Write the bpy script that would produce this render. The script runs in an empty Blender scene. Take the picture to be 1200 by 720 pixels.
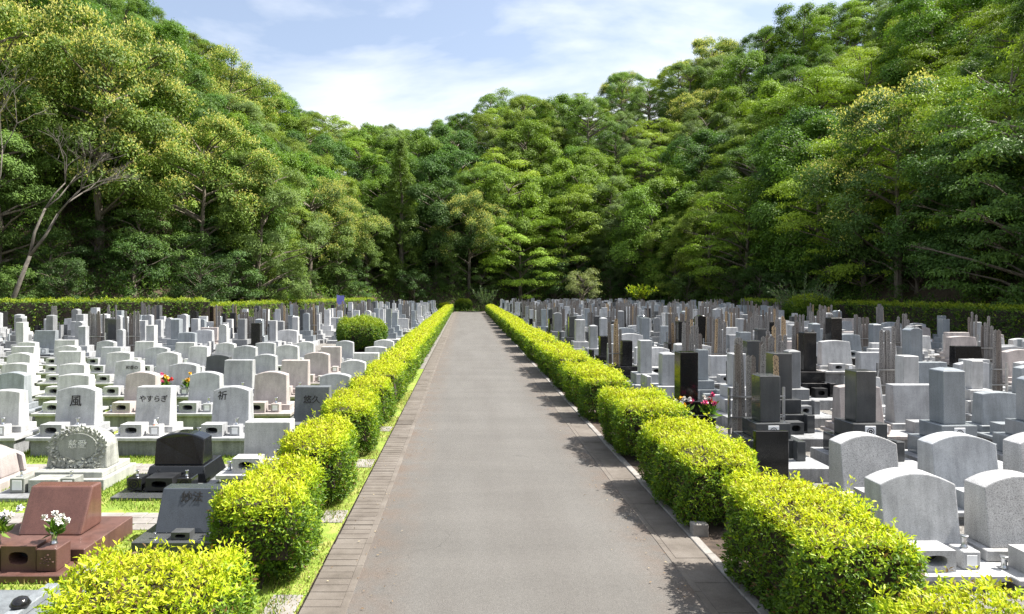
import bpy, bmesh, math, random
import numpy as np
from mathutils import Vector, Matrix

R = math.radians
scene = bpy.context.scene
COL = scene.collection
random.seed(7)

# ------------------------------------------------------------------ camera
CAM_H, F = 2.8, 800.0
cam = bpy.data.cameras.new('camera'); cam_o = bpy.data.objects.new('camera', cam); COL.objects.link(cam_o)
cam_o.location = (0, 0, CAM_H); cam_o.rotation_euler = (R(90), 0, 0)
cam.sensor_width = 36; cam.lens = 24.0
cam.shift_x = 55 / 1200; cam.shift_y = -20 / 1200
cam.clip_start = 0.05; cam.clip_end = 3000
scene.camera = cam_o

# ------------------------------------------------------------------ sky, sun, exposure
SUN_EL, SUN_DIR = 55.0, Vector((0.985, 0.13, 0)).normalized()      # sun stands to the right, a touch ahead of the camera
world = bpy.data.worlds.new('World'); scene.world = world; world.use_nodes = True
nt = world.node_tree; nt.nodes.clear()
w_out = nt.nodes.new('ShaderNodeOutputWorld'); w_bg = nt.nodes.new('ShaderNodeBackground')
sky = nt.nodes.new('ShaderNodeTexSky'); sky.sky_type = 'NISHITA'; sky.sun_disc = False
sky.sun_elevation = R(SUN_EL); sky.sun_rotation = math.atan2(SUN_DIR.x, SUN_DIR.y)
sky.air_density = 1.0; sky.dust_density = 2.6; sky.ozone_density = 1.5
tc = nt.nodes.new('ShaderNodeTexCoord'); mp = nt.nodes.new('ShaderNodeMapping')
mp.inputs['Rotation'].default_value = (R(18), R(38), R(20)); mp.inputs['Scale'].default_value = (0.9, 2.6, 3.2)
n1 = nt.nodes.new('ShaderNodeTexNoise'); n1.inputs['Scale'].default_value = 1.5; n1.inputs['Detail'].default_value = 7; n1.inputs['Roughness'].default_value = .52
n1.inputs['Distortion'].default_value = .5
cr = nt.nodes.new('ShaderNodeValToRGB'); cr.color_ramp.elements[0].position = .44; cr.color_ramp.elements[1].position = .62
cr.color_ramp.elements[0].color = (0.14, 0.14, 0.14, 1); cr.color_ramp.elements[1].color = (.85, .85, .85, 1)
mx = nt.nodes.new('ShaderNodeMixRGB'); mx.inputs['Color2'].default_value = (6.3, 6.4, 6.55, 1)
L = nt.links.new
L(tc.outputs['Generated'], mp.inputs['Vector']); L(mp.outputs['Vector'], n1.inputs['Vector']); L(n1.outputs['Fac'], cr.inputs['Fac'])
L(cr.outputs['Color'], mx.inputs['Fac']); L(sky.outputs['Color'], mx.inputs['Color1']); L(mx.outputs['Color'], w_bg.inputs['Color'])
w_bg.inputs['Strength'].default_value = 0.088
L(w_bg.outputs['Background'], w_out.inputs['Surface'])
sun = bpy.data.lights.new('sun', 'SUN'); sun.energy = 5.0; sun.angle = R(.53); sun.color = (1, .955, .88)
sun_o = bpy.data.objects.new('sun', sun); COL.objects.link(sun_o)
sv = SUN_DIR * math.cos(R(SUN_EL)) + Vector((0, 0, math.sin(R(SUN_EL))))
sun_o.rotation_euler = sv.to_track_quat('Z', 'Y').to_euler(); sun_o.location = sv * 200
vs = scene.view_settings; vs.view_transform = 'Standard'; vs.look = 'None'; vs.exposure = 1.32; vs.gamma = 1; vs.use_curve_mapping = False
scene.cycles.use_denoising = True; scene.cycles.denoising_prefilter = 'NONE'
scene.cycles.max_bounces = 6; scene.cycles.diffuse_bounces = 2; scene.cycles.glossy_bounces = 2; scene.cycles.transmission_bounces = 3
scene.cycles.sample_clamp_indirect = 6; scene.cycles.caustics_reflective = False; scene.cycles.caustics_refractive = False

# ------------------------------------------------------------------ materials
def mat(name):
    m = bpy.data.materials.new(name); m.use_nodes = True
    t = m.node_tree; b = t.nodes['Principled BSDF']
    return m, t, b
def nd(t, kind, **kw):
    n = t.nodes.new('ShaderNode' + kind)
    for k, v in kw.items():
        if k in n.inputs: n.inputs[k].default_value = v
        else: setattr(n, k, v)
    return n
def noise(t, scale, detail=3, vec=None, rough=.5):
    n = nd(t, 'TexNoise', Scale=scale, Detail=detail, Roughness=rough)
    if vec: t.links.new(vec, n.inputs['Vector'])
    return n.outputs['Fac']
def ramp(t, fac, stops):
    r = nd(t, 'ValToRGB'); e = r.color_ramp.elements
    while len(e) < len(stops): e.new(.5)
    for el, (p, c) in zip(e, stops):
        el.position = p; el.color = (*c, 1) if hasattr(c, '__len__') else (c, c, c, 1)
    t.links.new(fac, r.inputs['Fac']); return r.outputs['Color']
def mul(t, a, b, mode='MULTIPLY', fac=1.0):
    n = nd(t, 'MixRGB', blend_type=mode)
    for i, s in ((1, a), (2, b)):
        if hasattr(s, 'links'): t.links.new(s, n.inputs[i])
        else: n.inputs[i].default_value = (*s, 1)
    if hasattr(fac, 'links'): t.links.new(fac, n.inputs[0])
    else: n.inputs[0].default_value = fac
    return n.outputs[0]
def bump(t, b, h, s, d=.02):
    n = nd(t, 'Bump', Strength=s, Distance=d); t.links.new(h, n.inputs['Height']); t.links.new(n.outputs[0], b.inputs['Normal'])
def wpos(t): return nd(t, 'NewGeometry').outputs['Position']

M = {}
def stone(name, rough, speck, stain=.25, attr=False, grain=130):
    m, t, b = mat(name); p = wpos(t)
    if attr: base = nd(t, 'Attribute', attribute_name='col').outputs['Color']
    else: base = nd(t, 'ObjectInfo').outputs['Color']
    s1 = ramp(t, noise(t, grain, 2, p, .7), [(.36, 1 - speck * 1.5), (.5, 1.0), (.66, 1 + speck * .7)])
    s2 = ramp(t, noise(t, 3.1, 5, p, .62), [(.32, 1 - stain), (.62, 1.04)])
    ms_ = nd(t, 'Mapping'); ms_.inputs['Scale'].default_value = (11, 11, .9); t.links.new(p, ms_.inputs['Vector'])
    s3 = ramp(t, noise(t, 1.0, 4, ms_.outputs[0], .6), [(.34, 1 - stain * .9), (.56, 1.03)])
    c = mul(t, mul(t, mul(t, base, s1), s2), s3)
    t.links.new(c, b.inputs['Base Color']); b.inputs['Roughness'].default_value = rough
    rr = ramp(t, noise(t, 5, 3, p), [(.3, rough * .75), (.7, min(1, rough * 1.4))]); t.links.new(rr, b.inputs['Roughness'])
    M[name] = m
stone('granite_polished', .13, .17, .14); stone('granite_honed', .5, .2, .22); stone('granite_rough', .75, .3, .38); stone('granite_far', .4, .1, .2, True); stone('granite_speckled', .4, .34, .15, False, 105)

def simple(name, col, rough=.6, var=.25, sc=8, metal=0, bmp=0):
    m, t, b = mat(name); p = wpos(t)
    c = mul(t, col, ramp(t, noise(t, sc, 4, p), [(.3, 1 - var), (.7, 1 + var)]))
    t.links.new(c, b.inputs['Base Color']); b.inputs['Roughness'].default_value = rough; b.inputs['Metallic'].default_value = metal
    if bmp: bump(t, b, noise(t, sc * 6, 3, p), bmp)
    M[name] = m
simple('engraving_dark', (.012, .011, .011), .95); simple('engraving_pale', (.62, .62, .58), .6); simple('hollow', (.03, .03, .03), .8)
simple('crest_plate', (.78, .79, .8), .35, .06); simple('steel', (.55, .56, .58), .3, .1, 8, 1); simple('orange_label', (.55, .12, .02), .4, .1)
simple('petal_white', (.82, .8, .76), .6, .08); simple('petal_pink', (.75, .12, .28), .6, .2); simple('petal_yellow', (.85, .5, .03), .6, .15)
simple('petal_red', (.6, .04, .04), .6, .2); simple('petal_purple', (.22, .08, .4), .6, .2); simple('flag_purple', (.2, .2, .55), .7, .1)
simple('black_vinyl', (.02, .02, .022), .35, .2)

# bark
m, t, b = mat('bark'); p = wpos(t)
mpn = nd(t, 'Mapping'); mpn.inputs['Scale'].default_value = (3, 3, .5); t.links.new(p, mpn.inputs['Vector'])
nz = noise(t, 3, 5, mpn.outputs[0], .65)
t.links.new(ramp(t, nz, [(.3, (.06, .048, .036)), (.65, (.2, .17, .13))]), b.inputs['Base Color']); b.inputs['Roughness'].default_value = .9; bump(t, b, nz, .5, .04); M['bark'] = m
m, t, b = mat('pale_bark'); p = wpos(t)
nz = noise(t, 4, 5, p, .65)
t.links.new(ramp(t, nz, [(.3, (.06, .052, .043)), (.65, (.135, .12, .1))]), b.inputs['Base Color']); b.inputs['Roughness'].default_value = .9; M['pale_bark'] = m

# weathered timber boards with ink marks running down them
def timber(name, c0, c1, ink):
    m, t, b = mat(name); tco = nd(t, 'TexCoord').outputs['Object']
    mpn = nd(t, 'Mapping'); mpn.inputs['Scale'].default_value = (60, 60, 2.2); t.links.new(wpos(t), mpn.inputs['Vector'])
    c = ramp(t, noise(t, 1.2, 5, mpn.outputs[0], .6), [(.3, c0), (.7, c1)])
    if ink:
        oi = nd(t, 'ObjectInfo'); sc_ = nd(t, 'Math', operation='MULTIPLY'); t.links.new(oi.outputs['Random'], sc_.inputs[0]); sc_.inputs[1].default_value = 40
        av = nd(t, 'VectorMath', operation='ADD'); t.links.new(tco, av.inputs[0]); t.links.new(sc_.outputs[0], av.inputs[1])
        m2 = nd(t, 'Mapping'); m2.inputs['Scale'].default_value = (62, 0, 34); t.links.new(av.outputs[0], m2.inputs['Vector'])
        k = ramp(t, noise(t, 1.0, 2, m2.outputs[0], .5), [(.5, 0.0), (.54, ink)])
        sp = nd(t, 'SeparateXYZ'); t.links.new(tco, sp.inputs[0]); ax = nd(t, 'Math', operation='ABSOLUTE'); t.links.new(sp.outputs['X'], ax.inputs[0])
        c = mul(t, c, (.015, .013, .012), 'MIX', mul(t, k, ramp(t, ax.outputs[0], [(.026, 1.0), (.03, 0.0)])))
    t.links.new(c, b.inputs['Base Color']); b.inputs['Roughness'].default_value = .85; M[name] = m
timber('timber_grey', (.17, .158, .148), (.35, .33, .31), .6); timber('timber_brown', (.13, .108, .092), (.27, .23, .2), .5); timber('timber_new', (.42, .29, .16), (.58, .43, .27), .9)

# leaves
def leafmat(name, cols, transl=.35, rough=.5, objcol=False, spec=.3):
    m, t, b = mat(name); a = nd(t, 'Attribute', attribute_name='tint').outputs['Fac']
    c = ramp(t, a, cols)
    if objcol: c = mul(t, c, nd(t, 'ObjectInfo').outputs['Color'])
    t.links.new(c, b.inputs['Base Color']); b.inputs['Roughness'].default_value = rough; b.inputs['Specular IOR Level'].default_value = spec
    tr = nd(t, 'BsdfTranslucent'); c2 = mul(t, c, (1.25, 1.3, .7)); t.links.new(c2, tr.inputs['Color'])
    ms = nd(t, 'MixShader'); ms.inputs[0].default_value = transl
    t.links.new(b.outputs[0], ms.inputs[1]); t.links.new(tr.outputs[0], ms.inputs[2])
    t.links.new(ms.outputs[0], t.nodes['Material Output'].inputs['Surface']); M[name] = m
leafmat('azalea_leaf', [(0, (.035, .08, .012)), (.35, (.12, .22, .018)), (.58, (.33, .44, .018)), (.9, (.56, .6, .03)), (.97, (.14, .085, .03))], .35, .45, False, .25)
leafmat('tree_leaf', [(0, (.5, .55, .55)), (.5, (1, 1, 1)), (1, (1.5, 1.4, .8))], .28, .55, True, .2)
leafmat('blossom', [(0, (.46, .48, .12)), (.5, (.68, .64, .2)), (1, (.78, .72, .32))], .35, .7, False, .1)
leafmat('undergrowth_leaf', [(0, (.03, .08, .015)), (.5, (.1, .2, .03)), (1, (.22, .32, .05))], .38)
leafmat('boundary_leaf', [(0, (.03, .08, .01)), (.5, (.11, .2, .018)), (1, (.33, .4, .03))], .35)
leafmat('grass_blade', [(0, (.1, .18, .02)), (.5, (.17, .25, .03)), (.85, (.27, .32, .06)), (1, (.36, .31, .13))], .3, .6, False, .15)
leafmat('broom_leaf', [(0, (.05, .1, .04)), (1, (.16, .24, .09))], .3)
simple('hedge_wood', (.035, .026, .018), .9, .4, 20)

# ground stuff
m, t, b = mat('asphalt'); p = wpos(t)
agg = mul(t, ramp(t, noise(t, 95, 3, p, .8), [(.3, .6), (.5, 1.0), (.72, 1.4)]), ramp(t, noise(t, 38, 3, p, .75), [(.32, .88), (.5, 1.0), (.7, 1.1)]))
mpn = nd(t, 'Mapping'); mpn.inputs['Scale'].default_value = (1.1, .16, 1); t.links.new(p, mpn.inputs['Vector'])
big = ramp(t, noise(t, 1.2, 5, mpn.outputs[0], .55), [(.3, (.09, .084, .077)), (.55, (.103, .0975, .09)), (.75, (.114, .1085, .101))])
mp2 = nd(t, 'Mapping'); mp2.inputs['Scale'].default_value = (.25, 1.6, 1); t.links.new(p, mp2.inputs['Vector'])
big = mul(t, big, ramp(t, noise(t, .7, 4, mp2.outputs[0], .6), [(.3, .9), (.65, 1.06)]))
sx = nd(t, 'SeparateXYZ'); t.links.new(p, sx.inputs[0])
mr = nd(t, 'MapRange'); mr.inputs['From Min'].default_value = 1.0; mr.inputs['From Max'].default_value = 1.62
ab = nd(t, 'Math', operation='SUBTRACT'); t.links.new(sx.outputs['X'], ab.inputs[0]); ab.inputs[1].default_value = .55
ab2 = nd(t, 'Math', operation='ABSOLUTE'); t.links.new(ab.outputs[0], ab2.inputs[0]); t.links.new(ab2.outputs[0], mr.inputs['Value'])
edge = nd(t, 'Math', operation='MULTIPLY'); t.links.new(mr.outputs[0], edge.inputs[0]); t.links.new(ramp(t, noise(t, 2.3, 5, p, .7), [(.35, 0.0), (.7, .9)]), edge.inputs[1])
big = mul(t, big, (.11, .078, .058), 'MIX', edge.outputs[0])
vo = nd(t, 'TexVoronoi', feature='DISTANCE_TO_EDGE'); vo.inputs['Scale'].default_value = .34
wrp = nd(t, 'VectorMath', operation='ADD'); nzc = nd(t, 'TexNoise', Scale=1.3, Detail=4); t.links.new(p, nzc.inputs['Vector'])
t.links.new(p, wrp.inputs[0]); t.links.new(nzc.outputs['Color'], wrp.inputs[1]); t.links.new(wrp.outputs[0], vo.inputs['Vector'])
crk = ramp(t, vo.outputs['Distance'], [(.0, .72), (.002, 1.0)])
crm = mul(t, (1, 1, 1), crk, 'MIX', ramp(t, noise(t, .5, 2, p), [(.52, 0.0), (.6, 1.0)]))
t.links.new(mul(t, mul(t, big, agg), crm), b.inputs['Base Color']); b.inputs['Roughness'].default_value = .9; bump(t, b, noise(t, 95, 3, p, .8), .5, .008); M['asphalt'] = m

m, t, b = mat('concrete'); p = wpos(t)
c = ramp(t, noise(t, 2.2, 6, p, .65), [(.28, (.08, .067, .055)), (.5, (.125, .108, .092)), (.7, (.158, .14, .122))])
c = mul(t, c, ramp(t, noise(t, 120, 2, p, .7), [(.3, .75), (.7, 1.2)]))
t.links.new(c, b.inputs['Base Color']); b.inputs['Roughness'].default_value = .92; bump(t, b, noise(t, 90, 3, p), .3, .006); M['concrete'] = m
m, t, b = mat('pale_concrete'); p = wpos(t)
c = ramp(t, noise(t, 3.2, 6, p, .65), [(.28, (.16, .143, .126)), (.55, (.24, .226, .21)), (.7, (.3, .288, .27))])
t.links.new(mul(t, c, ramp(t, noise(t, 120, 2, p, .7), [(.3, .8), (.7, 1.15)])), b.inputs['Base Color']); b.inputs['Roughness'].default_value = .92; M['pale_concrete'] = m
m, t, b = mat('lawn'); p = wpos(t)
c = ramp(t, noise(t, 3.0, 6, p, .7), [(.28, (.13, .2, .025)), (.5, (.2, .28, .03)), (.68, (.33, .33, .09)), (.8, (.36, .28, .14))])
t.links.new(mul(t, c, ramp(t, noise(t, 60, 3, p, .7), [(.3, .6), (.7, 1.25)])), b.inputs['Base Color']); b.inputs['Roughness'].default_value = .95; bump(t, b, noise(t, 60, 3, p), .6, .03); M['lawn'] = m
m, t, b = mat('gravel'); p = wpos(t)
v2 = nd(t, 'TexVoronoi'); v2.inputs['Scale'].default_value = 38; t.links.new(p, v2.inputs['Vector'])
c = mul(t, ramp(t, v2.outputs['Color'], [(.2, (.12, .11, .098)), (.8, (.25, .238, .22))]), ramp(t, noise(t, 1.4, 5, p), [(.3, .75), (.7, 1.1)]))
t.links.new(c, b.inputs['Base Color']); b.inputs['Roughness'].default_value = .95; bump(t, b, v2.outputs['Distance'], .6, .02); M['gravel'] = m
m, t, b = mat('forest_floor'); p = wpos(t)
c = ramp(t, noise(t, .9, 7, p, .7), [(.3, (.035, .026, .016)), (.5, (.085, .06, .038)), (.62, (.06, .07, .025)), (.72, (.13, .095, .06))])
t.links.new(c, b.inputs['Base Color']); b.inputs['Roughness'].default_value = 1; bump(t, b, noise(t, 3, 6, p, .7), .9, .25); M['forest_floor'] = m

simple('bare_soil', (.06, .042, .03), .95, .45, 9, 0, .5)

# ------------------------------------------------------------------ mesh helpers
class MB:
    """collects simple solids; build() makes one mesh"""
    def __init__(s): s.v = []; s.f = []; s.m = []
    def add(s, vs, fs, mi=0):
        o = len(s.v); s.v += [tuple(v) for v in vs]; s.f += [tuple(i + o for i in f) for f in fs]; s.m += [mi] * len(fs)
    def box(s, x0, x1, y0, y1, z0, z1, mi=0, taper=0.0):
        q = taper
        s.add([(x0, y0, z0), (x1, y0, z0), (x1, y1, z0), (x0, y1, z0), (x0 + q, y0 + q, z1), (x1 - q, y0 + q, z1), (x1 - q, y1 - q, z1), (x0 + q, y1 - q, z1)],
              [(3, 2, 1, 0), (4, 5, 6, 7), (0, 1, 5, 4), (1, 2, 6, 5), (2, 3, 7, 6), (3, 0, 4, 7)], mi)
    def outline(s, pts, front, back, mi=0):
        """solid from a closed outline in x,z; front(z), back(z) give y"""
        n = len(pts)
        vs = [(x, front(z), z) for x, z in pts] + [(x, back(z), z) for x, z in pts]
        fs = [tuple(range(n)), tuple(range(2 * n - 1, n - 1, -1))] + [(i, i + n, (i + 1) % n + n, (i + 1) % n) for i in range(n)]
        s.add(vs, fs, mi)
    def lathe(s, prof, n=12, c=(0, 0, 0), mi=0):
        vs = []; fs = []
        for r, z in prof:
            for k in range(n):
                a = 2 * math.pi * k / n; vs.append((c[0] + r * math.cos(a), c[1] + r * math.sin(a), c[2] + z))
        for j in range(len(prof) - 1):
            for k in range(n): fs.append((j * n + k, j * n + (k + 1) % n, (j + 1) * n + (k + 1) % n, (j + 1) * n + k))
        fs.append(tuple(range(n - 1, -1, -1))); fs.append(tuple(range((len(prof) - 1) * n, len(prof) * n)))
        s.add(vs, fs, mi)
    def tube(s, pts, rad, n=6, mi=0):
        pts = [Vector(p) for p in pts]; vs = []; fs = []
        for i, p in enumerate(pts):
            d = (pts[min(i + 1, len(pts) - 1)] - pts[max(i - 1, 0)]).normalized()
            a = d.cross(Vector((0, 1, 0.03)));  a = a.normalized() if a.length > 1e-4 else Vector((1, 0, 0)); bb = d.cross(a)
            for k in range(n):
                q = 2 * math.pi * k / n; vs.append(p + (a * math.cos(q) + bb * math.sin(q)) * rad[i])
        for j in range(len(pts) - 1):
            for k in range(n): fs.append((j * n + k, (j + 1) * n + k, (j + 1) * n + (k + 1) % n, j * n + (k + 1) % n))
        fs.append(tuple(range(n))); fs.append(tuple(range(len(pts) * n - 1, (len(pts) - 1) * n - 1, -1)))
        s.add(vs, fs, mi)
    def mesh(s, name, mats, bevel=0, smooth=False, seg=1):
        me = bpy.data.meshes.new(name); me.from_pydata(s.v, [], s.f)
        for k in (mats if isinstance(mats, (list, tuple)) else [mats]): me.materials.append(M[k])
        me.polygons.foreach_set('material_index', s.m)
        bm = bmesh.new(); bm.from_mesh(me); bmesh.ops.recalc_face_normals(bm, faces=bm.faces)
        if bevel:
            es = [e for e in bm.edges if len(e.link_faces) == 2 and e.calc_face_angle(0) > .6]
            bmesh.ops.bevel(bm, geom=es, offset=bevel, segments=seg, affect='EDGES', clamp_overlap=True, profile=.6)
        bm.to_mesh(me); bm.free()
        if smooth: me.polygons.foreach_set('use_smooth', [True] * len(me.polygons))
        me.update(); return me

def big_mesh(name, V, tris, mats, tint=None, quads=False, color=None):
    """fast mesh from numpy arrays"""
    me = bpy.data.meshes.new(name); V = np.asarray(V, np.float32); T = np.asarray(tris, np.int32); k = T.shape[1]
    me.vertices.add(len(V)); me.vertices.foreach_set('co', V.ravel())
    me.loops.add(T.size); me.loops.foreach_set('vertex_index', T.ravel())
    me.polygons.add(len(T)); me.polygons.foreach_set('loop_start', np.arange(0, T.size, k, dtype=np.int32))
    me.update(calc_edges=True)
    for q in (mats if isinstance(mats, (list, tuple)) else [mats]): me.materials.append(M[q])
    if tint is not None:
        a = me.attributes.new('tint', 'FLOAT', 'POINT'); a.data.foreach_set('value', np.asarray(tint, np.float32))
    return me

rng = np.random.default_rng(11)
def unit(a): return a / np.maximum(np.linalg.norm(a, axis=-1, keepdims=True), 1e-6)
def leaf_arrays(P, D, N, ln, wd, tint, fold=.18):
    """kite leaves: P base points, D axis, N face normal"""
    D = unit(D); S = unit(np.cross(D, N)); N = np.cross(S, D)
    ln = np.broadcast_to(np.asarray(ln, float), len(P))[:, None]; wd = np.broadcast_to(np.asarray(wd, float), len(P))[:, None]
    mid = P + D * ln * .5 - N * wd * 0
    V = np.stack([P, mid + S * wd * .5 + N * wd * fold, P + D * ln - N * ln * .08, mid - S * wd * .5 + N * wd * fold], 1).reshape(-1, 3)
    i = np.arange(len(P))[:, None] * 4
    T = np.concatenate([i + [0, 1, 2], i + [0, 2, 3]], 1).reshape(-1, 3)
    return V, T, np.repeat(np.clip(tint, 0, 1), 4)
def leaf_mesh(name, parts, matn):
    V = []; T = []; K = []; o = 0
    for v, t_, k in parts: V.append(v); T.append(t_ + o); K.append(k); o += len(v)
    return big_mesh(name, np.concatenate(V), np.concatenate(T), matn, np.concatenate(K))

# ------------------------------------------------------------------ object helpers
def ob(name, me, parent=None, loc=(0, 0, 0), rot=(0, 0, 0), sc=None, color=None):
    o = bpy.data.objects.new(name, me); COL.objects.link(o); o.location = loc; o.rotation_euler = rot
    if sc is not None: o.scale = sc if hasattr(sc, '__len__') else (sc, sc, sc)
    if parent is not None: o.parent = parent
    if color is not None: o.color = (*color, 1)
    return o
def tag(o, label=None, cat=None, group=None, kind=None):
    for k, v in (('label', label), ('category', cat), ('group', group), ('kind', kind)):
        if v: o[k] = v
    return o
def thing(name, loc, label, cat, group=None, rz=0):
    return tag(ob(name, None, None, loc, (0, 0, rz)), label, cat, group)
ORD = ['first', 'second', 'third', 'fourth', 'fifth', 'sixth', 'seventh', 'eighth', 'ninth', 'tenth', 'eleventh', 'twelfth', 'thirteenth', 'fourteenth', 'fifteenth', 'sixteenth',
       'seventeenth', 'eighteenth', 'nineteenth', 'twentieth'] + ['twenty-' + w for w in ('first', 'second', 'third', 'fourth', 'fifth', 'sixth', 'seventh', 'eighth', 'ninth')] + ['thirtieth'] + ['thirty-' + w for w in ('first', 'second', 'third', 'fourth', 'fifth', 'sixth', 'seventh', 'eighth', 'ninth')] + ['fortieth']

TEXTS = {}
def text_mesh(s, size, matn, depth=.002, spacing=1.0, vertical=False):
    key = (s, size, matn, vertical)
    if key in TEXTS: return TEXTS[key]
    c = bpy.data.curves.new('lettering', 'FONT'); c.body = '\n'.join(s) if vertical else s; c.size = size; c.extrude = depth; c.align_x = 'CENTER'; c.align_y = 'CENTER'
    c.space_character = spacing; c.offset = size * .004; c.resolution_u = 3
    o = bpy.data.objects.new('lettering', c); COL.objects.link(o); bpy.context.view_layer.update()
    dg = bpy.context.evaluated_depsgraph_get(); me = bpy.data.meshes.new_from_object(o.evaluated_get(dg)); me.materials.clear(); me.materials.append(M[matn])
    bpy.data.objects.remove(o); TEXTS[key] = me; return me

# ------------------------------------------------------------------ the lie of the land
POLY = [(-90, 40), (-33, 44.5), (-18, 50), (-10, 84), (6, 90), (22, 87), (27.6, 62), (27.6, -40), (-90, -40)]
SKY = [(-300, -330), (0, -150), (100, -60), (170, 0), (200, 18), (240, 45), (262, 52), (280, 88), (300, 100), (350, 118), (400, 148), (415, 152), (440, 142), (470, 150), (492, 162), (510, 150), (530, 130),
       (560, 110), (600, 106), (640, 112), (665, 118), (680, 100), (720, 85), (760, 72), (800, 62), (840, 45), (880, 35), (905, 18), (940, -20), (1000, -80), (1200, -300), (1500, -380)]
skx = np.array([a for a, _ in SKY]); skt = np.array([(340 - b) / F for _, b in SKY])
def outside(X, Y):
    X = np.asarray(X, float); Y = np.asarray(Y, float); dmin = np.full(X.shape, 1e9); ins = np.zeros(X.shape, bool)
    n = len(POLY)
    for i in range(n):
        (x0, y0), (x1, y1) = POLY[i], POLY[(i + 1) % n]
        dx, dy = x1 - x0, y1 - y0; u = np.clip(((X - x0) * dx + (Y - y0) * dy) / (dx * dx + dy * dy), 0, 1)
        dmin = np.minimum(dmin, np.hypot(X - x0 - u * dx, Y - y0 - u * dy))
        cond = ((y0 > Y) != (y1 > Y)) & (X < (x1 - x0) * (Y - y0) / ((y1 - y0) if y1 != y0 else 1e-9) + x0); ins ^= cond
    return np.where(ins, -dmin, dmin)
def skytan(X, Y):
    px = 545 + F * np.asarray(X) / np.maximum(Y, 8.0); return np.interp(px, skx, skt)
def height(X, Y):
    d = np.maximum(outside(X, Y) - 1.0, 0); X = np.asarray(X, float); Y = np.asarray(Y, float)
    lim = np.maximum(skytan(X, Y) * np.clip(Y, 30, 138) + CAM_H - 10.5, 4) ; lim = np.minimum(lim, 46)
    raw = .78 * d + .7 * np.sin(X * .23 + 1) * np.cos(Y * .19) * np.clip(d / 8, 0, 1)
    k = 5.0; h = -k * np.log(np.exp(-np.clip(raw, 0, 200) / k) + np.exp(-lim / k)); return np.maximum(h, 0) * np.clip(d / 2, 0, 1)

# ------------------------------------------------------------------ ground and hills
def axis(a, b, fine0, fine1, step):
    core = np.arange(fine0, fine1 + .01, step); lo = []; hi = []; s = step; v = fine0
    while v > a: s *= 1.35; v -= s; lo.append(v)
    s = step; v = fine1
    while v < b: s *= 1.35; v += s; hi.append(v)
    return np.concatenate([np.array(lo[::-1]), core, np.array(hi)])
gx = axis(-900, 900, -92, 78, 2.0); gy = axis(-500, 1200, -20, 170, 2.0)
GX, GY = np.meshgrid(gx, gy); GZ = height(GX, GY) - .05
GZ = GZ + np.where(outside(GX, GY) > 2, rng.normal(0, .12, GX.shape), 0)
nx = len(gx); ii = (np.arange(len(gy) - 1)[:, None] * nx + np.arange(nx - 1)[None]).ravel()
me = big_mesh('hillside', np.stack([GX, GY, GZ], -1).reshape(-1, 3), np.stack([ii, ii + 1, ii + nx + 1, ii + nx], 1), 'forest_floor')
me.polygons.foreach_set('use_smooth', [True] * len(me.polygons))
tag(ob('hillside', me), 'dark leaf-littered valley floor and wooded slopes', kind='structure')
def sheet(name, x0, x1, y0, y1, z, matn, label):
    mb = MB(); mb.add([(x0, y0, z), (x1, y0, z), (x1, y1, z), (x0, y1, z)], [(0, 1, 2, 3)])
    return tag(ob(name, mb.mesh(name, matn)), label, kind='structure')
sheet('lawn', -60, -1.46, -6, 24.2, 0, 'lawn', 'bright lawn between the front left rows of graves')
sheet('gravel_ground', -60, -1.46, 24.2, 83, .006, 'gravel', 'pale gravel under the left rows of old graves')
sheet('gravel_ground', 2.62, 27.4, -6, 86, .004, 'gravel', 'pale gravel under the graves right of the road')
sheet('road', -1.03, 2.12, -8, 88.6, .012, 'asphalt', 'weathered grey asphalt lane running straight to the woods')
sheet('road_bed', -1.46, 2.62, -8, 88.6, -.03, 'concrete', 'concrete bed beneath the roadside gutters')
sheet('road_end', -14, 20, 88.6, 90.5, .0, 'concrete', 'bare strip at the far end of the road')

sheet('hedge_bed', 2.625, 3.55, -6, 86, .014, 'bare_soil', 'bare brown soil under the right roadside hedge')

gl = tag(ob('gutter', None), 'ribbed concrete gutter covers along the left road edge', kind='structure')
gr = tag(ob('gutter', None), 'smooth concrete gutter covers along the right road edge', kind='structure')
def ribbed(seed):
    rr = random.Random(seed); mb = MB(); mb.box(-.17, .17, 0, .592, -.03, .012)
    for k in range(4):
        if rr.random() < .95: mb.box(-.17 + rr.uniform(0, .006), .17 - rr.uniform(0, .01), .006 + k * .147, .13 + k * .147, .011, .0165 + rr.uniform(-.0015, .0015))
    return mb.mesh('gutter_cover', 'concrete', .004)
def plain(): 
    mb = MB(); mb.box(-.17, .17, 0, .592, -.03, .014); return mb.mesh('gutter_cover', 'concrete', .006)
rib = [ribbed(k) for k in range(4)]; pl = plain()
mb = MB(); mb.box(-.034, .034, 0, .595, -.03, .018); strip = mb.mesh('edge_strip', 'concrete', .004)
mb = MB(); mb.box(-.05, .05, 0, .99, -.05, .026); kerb = mb.mesh('kerb_stone', 'pale_concrete', .008)
mb = MB(); mb.box(-.17, .17, 0, .592, -.03, .008)
for k in range(9): mb.box(-.16, .16, .02 + k * .063, .055 + k * .063, .007, .02)
grate = mb.mesh('drain_grate', 'concrete', .003)
y = 1.5; k = 0
rest_l, rest_r = MB(), MB()
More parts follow.
